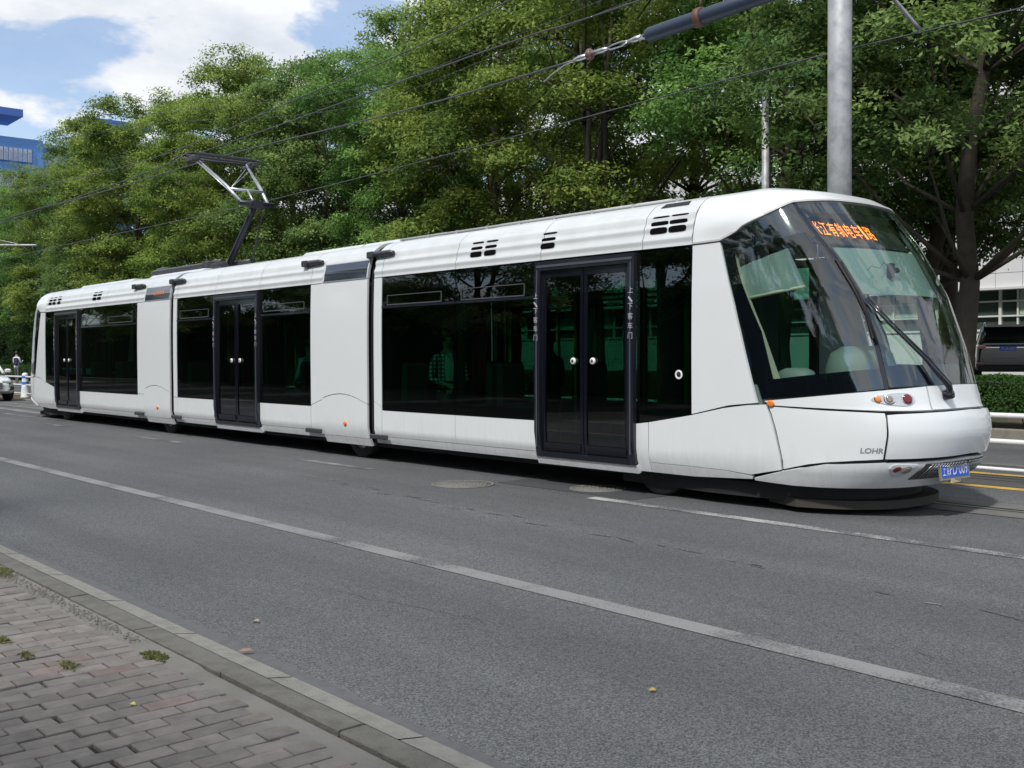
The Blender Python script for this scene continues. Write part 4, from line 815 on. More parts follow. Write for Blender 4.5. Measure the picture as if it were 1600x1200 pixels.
for i in range(33):
    xa = X0+2.0+i*2.5
    for z0, z1 in ((2.30, 3.78), (6.6, 8.15)):
        if xa < -48 and z0 < 3: continue
        w = MB(); w.box(xa, 40.32, z0, xa+2.5, 40.36, z1); wo = bp_(w, 'window', gm)
        f = MB(); f.box(xa-.05, 40.2, z0, xa+.05, 40.3, z1)
        for zz in (z0+.50, z0+1.06): f.box(xa+.05, 40.18, zz-.03, xa+2.45, 40.28, zz+.03)
        f.box(xa+.62, 40.22, z0, xa+.68, 40.3, z1); bp_(f, 'window_frame', mat('white_frame', (.6, .6, .58), .5) if 'white_frame' not in bpy.data.materials else bpy.data.materials['white_frame'], wo)
        if rgb.random() < .8: c = MB(); c.box(xa+.08, 40.30, z0, xa+.6, 40.31, z1); bp_(c, 'blind', cm, wo)
        if rgb.random() < .3: c = MB(); c.box(xa+.7, 40.30, z0+.55, xa+2.4, 40.31, z1); bp_(c, 'blind', cm, wo)
# distant blue building
BLUE = mat('blue_cladding', (.09, .25, .60), .5); BLUE2 = mat('deep_blue_cladding', (.05, .13, .42), .5); PALE = mat('pale_window_band', (.45, .5, .55), .4)
bb_ = thing('blue_building', (-200, 70, 0), 'distant bright blue building with overhanging roof slabs at the far left', 'building')
def bq(mb, name, m): o = mb.build(name, m); o.data.transform(Matrix.Translation((200, -70, 0))); o.parent = bb_; return o
b = MB(); b.box(-230, 30, 0, -200, 62.4, 40.5); b.box(-230, 62.4, 0, -200.8, 66.8, 40.1); b.box(-230, 66.8, 0, -201.5, 79, 39.6); bq(b, 'wall', BLUE)
for y0, y1, z0, z1, c0, c1 in ((44, 58.7, 44.0, 45.3, 49, 55.3), (70, 82, 44.6, 45.7, 73.2, 76)):
    b = MB(); b.box(-208, y0, z0, -198.6, y1, z1); r_ = bq(b, 'roof_slab', BLUE2)
    b = MB(); b.ext([(-207, c0), (-201, c0), (-201, c1), (-207, c1)], 39.5, z0); bq(b, 'slab_column', BLUE)
for y0, y1 in ((31, 37), (39, 45), (47, 53), (54.5, 60.5), (63, 66), (69, 75)):
    for zt in (38.6, 34, 29.5):
        b = MB(); b.box(-201.6, y0, zt-2.3, -199.9 if y1 < 62 else (-200.7 if y1 < 67 else -201.4), y1, zt); wo = bq(b, 'window', PALE)
        bars = MB(); yy = y0+.3; xx = -199.8 if y1 < 62 else (-200.6 if y1 < 67 else -201.3)
        bars.box(xx-.05, y0, zt-2.4, xx+.15, y1, zt-2.3)
        while yy < y1: bars.box(xx, yy, zt-2.3, xx+.12, yy+.12, zt); yy += .8
        o = bars.build('window_bars', BLUE2); o.data.transform(Matrix.Translation((200, -70, 0))); o.parent = wo

# ------------------------------------------------------------------ TREES
def leafmat(name, rough=.62):
    m = bpy.data.materials.new(name); m.use_nodes = True; t = m.node_tree; b = t.nodes['Principled BSDF']; o = t.nodes['Material Output']; K = t.links.new
    a = N(t, 'ShaderNodeAttribute', attribute_name='col'); oi = N(t, 'ShaderNodeObjectInfo')
    mx = N(t, 'ShaderNodeMix', data_type='RGBA', blend_type='MULTIPLY'); mx.inputs[0].default_value = 1
    K(a.outputs['Color'], mx.inputs[6]); K(oi.outputs['Color'], mx.inputs[7]); K(mx.outputs[2], b.inputs['Base Color'])
    b.inputs['Roughness'].default_value = rough; b.inputs['Specular IOR Level'].default_value = .22
    tr = N(t, 'ShaderNodeBsdfTranslucent'); ms = N(t, 'ShaderNodeMixShader'); ms.inputs[0].default_value = .46
    K(mx.outputs[2], tr.inputs[0]); K(b.outputs[0], ms.inputs[1]); K(tr.outputs[0], ms.inputs[2]); K(ms.outputs[0], o.inputs[0])
    return m
LEAF = leafmat('leaf'); BARK = mat('bark', (.075, .06, .045), .9, noise=(7, .8, (.04, .035, .028)), bump=(25, .8))
def leaves_mesh(name, C, Nrm, colr, rg, L_=.13, W_=.055):
    """C centres (n,3), Nrm preferred normals, colr (n,3)"""
    n = len(C); nr = Nrm+rg.normal(0, .55, (n, 3)); nr /= np.linalg.norm(nr, axis=1)[:, None]
    d = rg.normal(0, 1, (n, 3)); d[:, 2] -= .5; d -= nr*np.sum(d*nr, 1)[:, None]; d /= np.linalg.norm(d, axis=1)[:, None]; w = np.cross(nr, d)
    sc = rg.uniform(.65, 1.25, (n, 1)); l = L_*sc; ww = W_*sc
    v = np.stack([C-d*l*.5, C+w*ww*.5-nr*ww*.12, C+d*l*.5-nr*l*.12, C-w*ww*.5-nr*ww*.12], 1).reshape(-1, 3).astype(np.float32)
    me = bpy.data.meshes.new(name); me.vertices.add(4*n); me.vertices.foreach_set('co', v.ravel())
    me.loops.add(4*n); me.loops.foreach_set('vertex_index', np.arange(4*n, dtype=np.int32)); me.polygons.add(n)
    me.polygons.foreach_set('loop_start', np.arange(0, 4*n, 4, dtype=np.int32)); me.polygons.foreach_set('loop_total', np.full(n, 4, np.int32))
    me.update(); at = me.attributes.new('col', 'FLOAT_COLOR', 'FACE'); c = np.ones((n, 4), np.float32); c[:, :3] = colr; at.data.foreach_set('color', c.ravel())
    me.materials.append(LEAF); return me
def make_tree(seed, R=4.0, H0=3.6, H1=12.5, nl=32, ncl=28, nlf=118, lean=0, stems=1, tw=.21, leaf=(.125, .058), light=(.28, .39, .12), dark=(.07, .14, .042)):
    rg = np.random.default_rng(seed); C = []; Nn = []; Cc = []; wood = MB()
    stems_p = []
    for s in range(stems):
        a = rg.uniform(0, 6.28); k = 0 if stems == 1 else .35
        pts = [Vector((math.cos(a)*k*.5, math.sin(a)*k*.5, -.3))]; top = H0+(H1-H0)*.72; d = Vector((lean+math.cos(a)*k*.45, math.sin(a)*k*.45, 0))
        for i in range(1, 9): t = i/8; pts.append(Vector((d.x*t*top*.35+rg.normal(0, .07), d.y*t*top*.35+rg.normal(0, .07), top*t)))
        rr = [tw*1.35/(stems**.4), tw/(stems**.4)]+[tw/(stems**.4)*(1-.1*i) for i in range(1, 8)]
        wood.tube(pts, rr, 9); stems_p.append(pts)
    # lobes
    for i in range(nl):
        z = H0+(H1-H0)*((i+.5)/nl*.95+rg.uniform(-.04, .04)); t = min(max((z-H0)/(H1-H0), 0.02), .98)
        env = R*(.62+.38*math.sin(math.pi*min(1, t*1.15)**.8)) if t < .62 else R*math.sqrt(max(.03, 1-((t-.55)/.5)**2))
        a = i*2.4+rg.uniform(-.5, .5); rad_ = env*rg.uniform(.45, .88); lr = rg.uniform(.85, 1.55)*(R/4)**.5
        lc = np.array([math.cos(a)*rad_+lean*z*.35, math.sin(a)*rad_, z])
        sp = stems_p[int(rg.integers(len(stems_p)))]; hz = max(H0*.8, min(lc[2]-rad_*.6-.8, H1*.7)); 
        st = min(sp, key=lambda p: abs(p.z-hz)); mid = (st+Vector(lc))/2+Vector((0, 0, -.25+rg.normal(0, .15)))
        r0 = .06*(1-t*.5)
        wood.tube([st, st.lerp(mid, .6), mid, mid.lerp(Vector(lc), .6), Vector(lc)], [r0, r0*.85, r0*.65, r0*.45, r0*.2], 6)
        tint = rg.uniform(0, 1)
        for j in range(ncl):
            v = rg.normal(0, 1, 3); v /= np.linalg.norm(v)
            if v[2] < -.35: v[2] *= -.6
            outw = np.array([math.cos(a), math.sin(a), .25])
            if v@outw < -.35 and rg.random() < .6: v = v-2*(v@outw)*outw/1.06; v /= np.linalg.norm(v)
            rr = lr*rg.uniform(.62, 1.12); cc = lc+v*rr*np.array([1.1, 1.1, .8])
            if j % 6 == 0:
                q = Vector(cc); wood.tube([Vector(lc), (Vector(lc)+q)/2+Vector((0, 0, -.08)), q], [.022, .016, .006], 4)
            m = int(nlf*rg.uniform(.6, 1.25)); g = rg.normal(0, 1, (m, 3))*np.array([.22, .22, .10]); g[:, 2] -= .35*(g[:, 0]**2+g[:, 1]**2)
            C.append(cc+g); nn = v*.5+np.array([0, 0, .9]); Nn.append(np.tile(nn, (m, 1)))
            k = np.clip(.48+.32*rg.normal()+.3*(tint-.5)+.12*v[2], 0, 1)
            base = np.array(dark)*(1-k)+np.array(light)*k; Cc.append(base*rg.uniform(.8, 1.2, (m, 1)))
    C = np.concatenate(C); Nn = np.concatenate(Nn); Cc = np.concatenate(Cc)
    wo = wood.build('trunk', BARK); wm = wo.data; bpy.data.objects.remove(wo)
    return wm, leaves_mesh('crown', C, Nn, Cc, rg, *leaf)
def put_tree(kind, x, y, z, s, rz, label, group, color=(1, 1, 1), sz=None, name='broadleaf_tree', cat='tree'):
    t = thing(name, (x, y, z), label, cat, group, rz); t.scale = (s, s, sz or s)
    for n_, me in (('trunk', kind[0]), ('crown', kind[1])):
        o = bpy.data.objects.new(n_, me); COL.objects.link(o); o.parent = t; o.color = (*color, 1)
    return t
K5 = make_tree(12, 4.3, 3.7, 12.6, nl=36, lean=.2, tw=.2); K1 = make_tree(1, 3.5, 3.9, 12.6); K2 = make_tree(2, 3.4, 3.4, 12.9, nl=32); K3 = make_tree(3, 3.6, 2.6, 12.0, nl=34, stems=3)
K4 = make_tree(4, 3.6, 4.2, 13.2, stems=5, nl=26, ncl=24, tw=.2); KS = make_tree(7, 1.9, .35, 3.4, nl=16, ncl=22, nlf=70, stems=3, tw=.06, light=(.06, .11, .025), dark=(.02, .045, .012))
ORD = ['nearest', 'second', 'third', 'fourth', 'fifth', 'sixth', 'seventh', 'eighth', 'ninth', 'tenth', 'eleventh', 'twelfth', 'thirteenth', 'fourteenth', 'fifteenth', 'sixteenth']
OL = (1.14, 1.04, .74); GR = (.92, 1.1, .92); NT = (1, 1, 1); DK = (.75, .82, .85); YG = (1.2, 1.16, .8)
rt = random.Random(9)
front = [(-9.5, 19.35, K5, 1.0, NT, 0), (-14.6, 21.2, K4, 1.05, GR, .6), (-19.6, 20.0, K4, 1.1, OL, 3.3), (-24.2, 20.6, K3, 1.08, OL, 5.1), (-28.6, 20.2, K2, .88, GR, 1.2), (-33.6, 20.8, K3, 1.0, NT, 4.0),
         (-38.6, 20.2, K1, 1.0, OL, .4), (-44.2, 20.9, K2, .98, YG, 2.8), (-50.0, 20.4, K3, 1.14, OL, 3.9), (-56.5, 21, K1, 1.02, NT, 5.5), (-63, 20.6, K2, .96, OL, 1.9), (-71, 21, K3, 1.0, GR, .2), (-81, 21, K1, 1.0, DK, 3.0), (-3.2, 20.6, K2, 1.02, NT, 4.4), (-11.5, 22.4, K2, .98, DK, 1.0)]
words = ['light trunk leaning beside the windscreen', '', '']
for i, (x, y, k, s, c, rz) in enumerate(front):
    cn = {OL: 'olive green', GR: 'fresh green', NT: 'mid green', DK: 'dark green', YG: 'yellow green'}[c]
    lab = f'{ORD[i]} {cn} tree from the right in the row behind the hedge' if i < 13 else 'dark green forked tree seen just right of the windscreen top' if i == 14 else 'mid green tree at the right edge whose crown hangs into the picture'
    put_tree(k, x, y, .2, s, rz, lab, 'broadleaf trees in the row behind the hedge', c)
back = [(-13, 26, K2, 1.15, NT), (-21.5, 26.5, K1, 1.18, YG), (-29.5, 26, K3, 1.14, GR), (-37, 27, K2, 1.15, YG), (-46, 26, K1, 1.15, GR), (-55, 27, K3, 1.22, NT), (-65, 26, K2, 1.12, DK), (-76, 27, K1, 1.15, NT), (-90, 26, K3, 1.2, DK), (-6, 28, K1, 1.2, DK), (-104, 24, K2, 1.1, DK)]
for i, (x, y, k, s, c) in enumerate(back):
    if i in (9,): lab = 'dark green tree standing in the car park behind the tree with the leaning trunk'
    elif i == 10: lab = 'farthest dark green tree at the left end of the back row'
    else: lab = f'{ORD[i]} tree from the right in the taller back row'
    put_tree(k, x, y, .5, s, rt.uniform(0, 6.28), lab, 'taller trees of the back row', c)
for i in range(15):
    x = -27-i*4.1; put_tree(KS, x+rt.uniform(-.6, .6), 19.4+rt.uniform(-.3, .8), .1, rt.uniform(.85, 1.15), rt.uniform(0, 6.28), f'{ORD[i]} low dark bush from the right under the tree row', 'low bushes under the trees', DK, name='bush', cat='bush')
# trees on the near pavement, seen as reflections in the tram windows
for i, (x, y, k) in enumerate(((-21, -8.2, K1), (-14, -8.6, K4), (-7.5, -9, K2), (-.5, -9, K3), (-29, -8, K3), (-38, -8.5, K1), (-48, -8, K2), (-59, -8.5, K3), (-71, -8, K1), (-84, -8.5, K2), (-98, -8, K3))):
    put_tree(k, x, y, .0, 1.0, i*1.1, f'{ORD[i]} broadleaf tree on the near pavement mirrored in the tram windows', 'trees on the near pavement', NT)
# hedges
def hedge(x0, x1, y0, y1, z0, z1, n, seed):
    rg = np.random.default_rng(seed); k = rg.choice(3, n, p=[.42, .40, .18]); C = np.empty((n, 3))
    C[:, 0] = rg.uniform(x0, x1, n); C[:, 1] = rg.uniform(y0, y1, n); C[:, 2] = rg.uniform(z0, z1, n)
    dep = np.abs(rg.normal(0, .035, n)); lump = .03*np.sin(C[:, 0]*5.1)+.025*np.sin(C[:, 0]*11.7+C[:, 2]*7)
    f = k == 0; C[f, 1] = y0+dep[f]+lump[f]; t = k == 1; C[t, 2] = z1-dep[t]+lump[t]*.7
    Nn = np.zeros((n, 3)); Nn[f] = (0, -1, .4); Nn[t] = (0, 0, 1); Nn[k == 2] = (0, -.3, .6)
    br = np.clip(rg.normal(.5, .22, n), 0, 1)[:, None]; col = np.array([.028, .07, .014])*(1-br)+np.array([.075, .17, .03])*br
    return leaves_mesh('leaves', C, Nn, col, rg, .055, .032)
hg = thing('hedge', (-30, 18.3, .1), 'long clipped green hedge along the far kerb', 'hedge')
hm = hedge(-17, 7, -.45, .55, .30, .92, 60000, 5)
o = bpy.data.objects.new('leaves', hm); COL.objects.link(o); o.parent = hg; o.location = (30, 0, 0); o.scale = (1, 1, 1)
hm2 = hedge(-66, -17, -.45, .55, .22, .92, 60000, 6); o = bpy.data.objects.new('leaves', hm2); COL.objects.link(o); o.parent = hg; o.location = (30, 0, 0)
hg2 = thing('hedge', (-10, -11, 0), 'dark hedge behind the near pavement, raised to block sky mirrored in the tram windows', 'hedge')
o = bpy.data.objects.new('leaves', hedge(-150, 5, -.5, .5, .1, 4.7, 130000, 8)); COL.objects.link(o); o.parent = hg2; o.location = (10, 0, 0); o.rotation_euler = (0, 0, 0); o.scale = (1, -1, 1); o.color = (.7, .75, .7, 1)  # out of view; height raised to keep bright sky out of the window reflections
b = MB(); b.box(-150, -.4, 0, 5, .42, 4.6); o = b.build('stems', mat('hedge_dark_core', (.015, .022, .01), 1), hg2); o.location = (10, 0, 0)  # solid dark box, no stems: blocks the sky behind the leaves
b = MB(); rg = random.Random(2)
for i in range(400): x = rg.uniform(-66, 7); y = rg.uniform(17.95, 18.7); b.tube([(x, y, .08), (x+rg.uniform(-.08, .08), y, .35), (x+rg.uniform(-.15, .15), y, .8)], [.014, .01, .006], 4)
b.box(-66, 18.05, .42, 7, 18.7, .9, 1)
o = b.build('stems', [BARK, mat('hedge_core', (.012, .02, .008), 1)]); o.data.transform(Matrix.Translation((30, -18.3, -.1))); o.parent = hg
# ------------------------------------------------------------------ RAILING, POLES, WIRES
WRAIL = mat('white_rail_paint', (.7, .71, .72), .4, noise=(4, .4, (.55, .55, .54))); BPOST = mat('blue_band', (.05, .2, .55), .5)
fence = thing('railing', (-20, 11.7, 0), 'white tubular median railing strung between plastic posts between the yellow lines', 'railing')
def fp(mb, name, m, parent=None): o = mb.build(name, m); o.data.transform(Matrix.Translation((20, -11.7, 0))); o.parent = parent or fence; return o
for i in range(-20, 5):
    x = -4.74+i*3.516
    p = fp(MB().lathe((x, 11.7, 0), (0, 0, 1), [(.17, 0), (.17, .03), (.15, .06), (.135, .3), (.115, .44), (.105, .46), (.105, .80), (.10, .84), (.06, .875), (.005, .885)], 20), 'post', WRAIL)
    fp(MB().lathe((x, 11.7, 0), (0, 0, 1), [(.107, .45), (.107, .56)], 20), 'reflective_band', BPOST, p); fp(MB().lathe((x, 11.7, 0), (0, 0, 1), [(.107, .68), (.107, .77)], 20), 'reflective_band', BPOST, p)
for z, r_ in ((.735, .03), (.447, .03), (.14, .02)):
    fp(MB().tube([(-75, 11.7, z), (12, 11.7, z)], r_, 10), 'rail', WRAIL)
def pole(name, x, y, r, h, label, cat, m=GALV, z=0, r1=None, parent_parts=True):
    t = thing(name, (x, y, z), label, cat)
    MB().tube([(0, 0, 0), (0, 0, h*.5), (0, 0, h)], [r, (r+(r1 or r))/2, r1 or r], 24).build('shaft', m, t)
    b = MB(); b.lathe((0, 0, 0), (0, 0, 1), [(r*1.9, 0), (r*1.9, .03), (r*1.05, .035), (r*1.03, .12)], 20)
    for k in range(6): a = k*math.pi/3; b.lathe((math.cos(a)*r*1.5, math.sin(a)*r*1.5, .03), (0, 0, 1), [(.015, 0), (.015, .03), (.001, .03)], 6)
    b.build('base_flange', m, t); return t
P1 = pole('catenary_pole', -7.32, 11.85, .147, 9.5, 'thick grey steel catenary pole rising behind the tram cab', 'pole')
b = MB(); b.tube([(0, .1, 7.0), (.12, .7, 6.2), (.30, 1.25, 5.74), (.34, 1.35, 5.66)], .028, 8); b.build('steady_arm', GALV, P1)
b = MB(); b.lathe((.34, 1.35, 5.60), (0, 0, 1), [(.03, 0), (.03, .07)], 10); b.build('wire_clamp', GREYM, P1)
pole('lamp_post', -12.8, 18, .085, 7.2, 'slim pale grey post standing between the trees left of the thick pole', 'pole', r1=.07)
pole('sign_post', -9.42, 19.75, .06, 4.4, 'thin grey post standing against the leaning tree trunk', 'pole')
P2 = pole('catenary_pole', -52, 11.9, .13, 8.5, 'distant catenary pole beyond the left edge whose arm holds the far wire', 'pole')
b = MB(); b.tube([(.1, 0, 6.5), (4, .7, 6.15), (8.7, 1.3, 5.80)], .04, 8); b.tube([(.1, 0, 7.4), (4.2, .75, 6.45), (7.0, 1.1, 5.98)], .015, 6); b.tube([(8.3, 1.25, 5.82), (8.3, 1.3, 5.68)], .02, 6); b.build('bracket_arm', GALV, P2)
WIRE = mat('wire_grey', (.10, .10, .11), .45, metal=.5)
def wire(pts, label, r=.011):
    # smooth through points
    P = [Vector(p) for p in pts]; out_ = []
    for i in range(len(P)-1):
        a = P[max(i-1, 0)]; b_ = P[i]; c = P[i+1]; d = P[min(i+2, len(P)-1)]
        for k in range(6):
            t = k/6; out_.append(.5*((2*b_)+(c-a)*t+(2*a-5*b_+4*c-d)*t*t+(3*b_-a-3*c+d)*t**3))
    out_.append(P[-1])
    w = MB().tube(out_, r, 6); o = w.build('overhead_wire', WIRE, None, tuple(P[0])); tag(o, label, 'wire', 'overhead wires')
    return o
wire([(-120, 9.03, 5.6), (-60, 9.03, 5.5), (-32.9, 9.03, 5.4), (-26, 9.03, 5.27), (-18.6, 9.03, 5.19), (-12.6, 9.03, 5.0), (-9.18, 9.03, 4.98)], 'contact wire running over the tram and touched by the pantograph', .012)
wire([(-120, 13.2, 5.7), (-70, 13.2, 5.65), (-43.2, 13.2, 5.57), (-24.4, 13.2, 5.42), (-10.2, 13.2, 5.62), (-5.65, 13.2, 5.61), (8, 13.2, 5.55)], 'lowest overhead wire passing behind the thick pole', .011)
wire([(-120, 9.1, 5.5), (-60, 9.1, 5.3), (-28.07, 9.05, 5.33), (-20.3, 9.03, 5.39), (-15.9, 9.03, 5.41), (-10.3, 9.03, 5.46), (-8.1, 9.03, 5.43), (2, 9.03, 5.5)], 'upper feeder wire running just above the contact wire', .010)
wire([(-90, 9.03, 7.4), (-50, 9.03, 6.5), (-32.8, 9.03, 6.05), (-22.1, 9.03, 5.62), (-15.9, 9.03, 5.74), (-10.4, 9.03, 6.0), (-4, 9.03, 6.9)], 'thin sagging wire crossing the left treetops', .009)
for q, lab in (([(-60, 13.2, 10.6), (-38.2, 13.2, 9.6), (-21.9, 13.2, 7.6), (-15.3, 13.2, 7.4), (-6, 13.2, 7.9)], 'thin high wire against the sky, upper of the close pair'), ([(-60, 13.2, 10.1), (-36, 13.2, 9.0), (-21.9, 13.2, 7.2), (-15.8, 13.2, 7.15), (-6, 13.2, 7.7)], 'thin high wire against the sky, lower of the close pair')): wire(q, lab, .005)
# tension assembly on the contact wire
ta = thing('tension_insulator', (-8, 9.03, 5.0), 'thick blue grey insulating tube with a brown clamp hung in line with the contact wire', 'insulator')
def tq(mb, name, m): o = mb.build(name, m); o.data.transform(Matrix.Translation((8, -9.03, -5.0))); o.parent = ta
tq(MB().tube([(-8.0, 9.03, 5.01), (-7.96, 9.03, 5.01), (-5.0, 9.03, 5.09)], [.07, .082, .082], 18), 'insulating_tube', mat('blue_grey_fibreglass', (.028, .042, .07), .45))
tq(MB().lathe((-7.26, 9.03, 5.032), (1, 0, .03), [(.082, -.04), (.10, -.04), (.105, 0), (.10, .04), (.082, .04)], 18).tube([(-7.25, 9.03, 5.12), (-7.25, 9.03, 5.2), (-7.23, 9.03, 5.26)], .014, 8), 'clamp_ring', mat('brown_clamp', (.13, .055, .04), .6))
tq(MB().lathe((-8.92, 9.03, 4.993), (1, 0, .02), [(.02, -.03), (.06, -.02), (.072, 0), (.055, .012), (.065, .025), (.05, .04), (.02, .05)], 18), 'brown_insulator', mat('brown_porcelain', (.16, .08, .07), .3, coat=.5))
tq(MB().tube([(-9.2, 9.03, 4.982), (-9.1, 9.03, 4.985), (-8.95, 9.03, 4.99)], [.014, .034, .03], 10), 'wedge_clamp', STEEL)
tq(MB().tube([(-8.87, 9.03, 4.995), (-8.7, 9.03, 4.998), (-8.62, 9.03, 5.0)], [.03, .03, .018], 10), 'wedge_clamp', STEEL)
tq(MB().tube([(-8.3, 9.03, 5.006), (-8.18, 9.03, 5.01), (-8.1, 9.03, 5.01)], [.02, .035, .03], 10), 'wedge_clamp', STEEL)
b = MB()
for s in (-1, 1): b.tube([(-8.64, 9.03, 5.0), (-8.56, 9.03+s*.01, 5.0+s*.028), (-8.4, 9.03+s*.01, 5.004+s*.03), (-8.28, 9.03, 5.008)], .009, 6); b.tube([(-8.12, 9.03+s*.03, 5.01+s*.03), (-7.97, 9.03+s*.03, 5.012+s*.04)], .01, 6)
b.tube([(-8.12, 9.03, 4.97), (-8.12, 9.03, 5.05)], .012, 6); tq(b, 'turnbuckle', STEEL)
tq(MB().tube([(-9.15, 9.03, 4.975), (-9.35, 9.03, 4.96), (-9.55, 9.03, 4.90), (-9.72, 9.03, 4.83)], .008, 6), 'wire_tail', STEEL)

# ------------------------------------------------------------------ VEHICLES
def loft(mb, secs, mi=0, smooth=True, close=True):
    n = len(secs[0]); vs = sum(secs, []); fs = [(j*n+i, j*n+(i+1) % n, (j+1)*n+(i+1) % n, (j+1)*n+i) for j in range(len(secs)-1) for i in range(n)]
    mb.add(vs, fs, mi, smooth); mb.add(secs[0], [tuple(range(n-1, -1, -1))], mi); mb.add(secs[-1], [tuple(range(n))], mi); return mb
def rsec(x, w0, w1, z0, z1, r=.12, n=5):
    """rounded cross-section, half width w0 at the bottom, w1 at the top"""
    P = []
    for cx, cz, a0, w in ((1, 1, 0, w1), (-1, 1, 90, w1), (-1, -1, 180, w0), (1, -1, 270, w0)):
        for k in range(n):
            a = rad(a0+90*k/(n-1)); P.append((x, cx*(w-r)+r*math.cos(a), (z1 if cz > 0 else z0)-cz*r+r*math.sin(a)))
    return P
def car(name, loc, rz, label, kind, paint, glass, platetxt=None):
    t = thing(name, loc, label, kind, None, rz)     # local: +x = front
    suv = kind == 'suv'; H = 1.7 if suv else 1.46; Lh = 2.3; W = .92 if suv else .9; belt = 1.08 if suv else .92
    B = MB()
    prof = [(-2.3, .80, .45, belt-.12), (-2.22, .88, .32, belt-.02), (-1.9, W, .25, belt), (-1.0, W+.01, .22, belt), (.4, W+.01, .22, belt-.01), (1.0, W, .22, belt-.05), (1.7, W-.02, .22, belt-.14), (2.1, W-.08, .26, belt-.24), (2.27, W-.25, .34, belt-.36)]
    loft(B, [rsec(x, w-.03, w-.06, z0, z1, .13) for x, w, z0, z1 in prof]); body = B.build('body', paint, t)
    g = MB(); rear = -2.12 if suv else -1.75
    gp = [(rear, W-.16, W-.22, belt-.06, belt+.02), (rear+.18 if suv else rear+.75, W-.1, W-.26, belt-.06, H-.08), (-.6, W-.08, W-.24, belt-.06, H-.02), (.3, W-.08, W-.24, belt-.06, H-.05), (1.25, W-.14, W-.28, belt-.12, belt-.02)]
    loft(g, [rsec(x, a, c, z0, z1, .06) for x, a, c, z0, z1 in gp]); g.build('window', glass, t)
    r = MB(); rp = [(rear+(.10 if suv else .8), W-.27, H-.10, H-.03), (-.8, W-.25, H-.06, H+.01), (0, W-.25, H-.07, H), (.55, W-.27, H-.19, H-.10)]
    loft(r, [rsec(x, w, w-.05, z0, z1, .03) for x, w, z0, z1 in rp]); r.build('roof', paint, t)
    for sy in (-1, 1):
        for (xa, wa, xb, wb) in ((rear+.02, W-.17, rear+(.2 if suv else .78), W-.27), (-.05, W-.10, -.05, W-.26), (1.2, W-.17, .5, W-.28)): MB().tube([(xa, sy*wa, belt-.02), (xb, sy*wb, H-.08)], .05, 8).build('pillar', paint, t)
    for sx in (1.42, -1.42):
        for sy in (-1, 1):
            w = MB().lathe((sx, sy*(W-.12), .34), (0, sy, 0), [(.2, -.1), (.33, -.1), (.345, -.06), (.345, .08), (.32, .11), (.21, .11)], 26); tw_ = w.build('wheel', RUBBER, t)
            w = MB().lathe((sx, sy*(W-.12), .34), (0, sy, 0), [(.21, .1), (.19, .06), (.06, .08), (.01, .09)], 20); w.build('rim', STEEL, tw_)
    for sy in (-1, 1):
        m_ = MB().bbox(.55, sy*(W+.02)-(.0 if sy > 0 else .2), belt-.02, .72, sy*(W+.02)+(.2 if sy > 0 else 0), belt+.13, .04); m_.build('mirror', paint, t)
        # lights
        h = MB().bbox(2.02, sy*(W-.34)-.15, belt-.34, 2.235, sy*(W-.34)+.15, belt-.24, .03); h.build('headlight', CHROME, t)
        h = MB().bbox(-2.28, sy*(W-.3)-.2, belt-.16, -2.12, sy*(W-.3)+.2, belt-.06, .02); h.build('tail_light', mat('tail_red', (.45, .02, .02), .2, coat=.5) if 'tail_red' not in bpy.data.materials else bpy.data.materials['tail_red'], t)
        h = MB().bbox(-2.32, sy*(W-.17)-.12, .42, -2.2, sy*(W-.17)+.12, .52, .02); h.build('reflector', RED, t)
    h = MB().bbox(2.1, -.42, .38, 2.285, .42, .62, .04); gr_ = h.build('front_grille', BLACK, t)
    h = MB()
    for k in range(5): h.box(2.28, -.4, .41+k*.045, 2.292, .4, .422+k*.045)
    h.build('grille_bars', CHROME, gr_)
    for sy in (-1, 1): MB().bbox(2.06, sy*.62-.14, .36, 2.25, sy*.62+.14, .5, .03).build('bumper_vent', BLACK, t)
    MB().bbox(-2.33, -W+.1, .24, -2.1, W-.1, .42, .04).build('rear_bumper', RUBBER, t)
    h = MB().bbox(-2.31, -.7, .44, -2.22, .7, .66, .02); h.build('tailgate_panel', paint, t)
    MB().box(-2.315, -.6, .965, -2.25, .6, .985).build('chrome_strip', CHROME, t)
    if suv:
        MB().bbox(rear-.08, -.62, H-.12, rear+.3, .62, H-.07, .02).build('roof_spoiler', paint, t)
        for sy in (-1, 1): MB().tube([(-1.7, sy*.62, H+.0), (-1.5, sy*.62, H+.05), (.2, sy*.62, H+.05), (.4, sy*.62, H-.02)], .015, 8).build('roof_rail', STEEL, t)
        MB().tube([(rear+.1, .1, .98+.12), (rear-.02, -.3, 1.2)], .012, 6).build('rear_wiper', RUBBER, t)
    if platetxt:
        p = MB(); p.box(-2.325, -.23, .78+.1, -2.30, .23, .92+.1); po = p.build('licence_plate', PLATEB, t)
        vs, fs, tw__, th__ = text_mesh(platetxt); MB().add([(-2.328, -x*.40/tw__, .95+y*.09/th__) for x, y, _ in vs], fs).build('plate_lettering', TXTW, po)
    return t
car('parked_suv', (-15.1, 34.1, .6), rad(116), 'dark grey SUV parked tail towards the road behind the hedge', 'suv', mat('dark_grey_paint', (.08, .078, .075), .25, metal=.5, coat=.8), mat('car_glass_dark', (.012, .014, .016), .04, coat=1), '沪L·D169M')
car('white_sedan', (-38.9, 9.65, 0), rad(0), 'white sedan at the left edge driving up behind the tram', 'car', mat('white_car_paint', (.72, .74, .76), .2, coat=.8), mat('car_glass_blue', (.02, .04, .07), .04, coat=1))

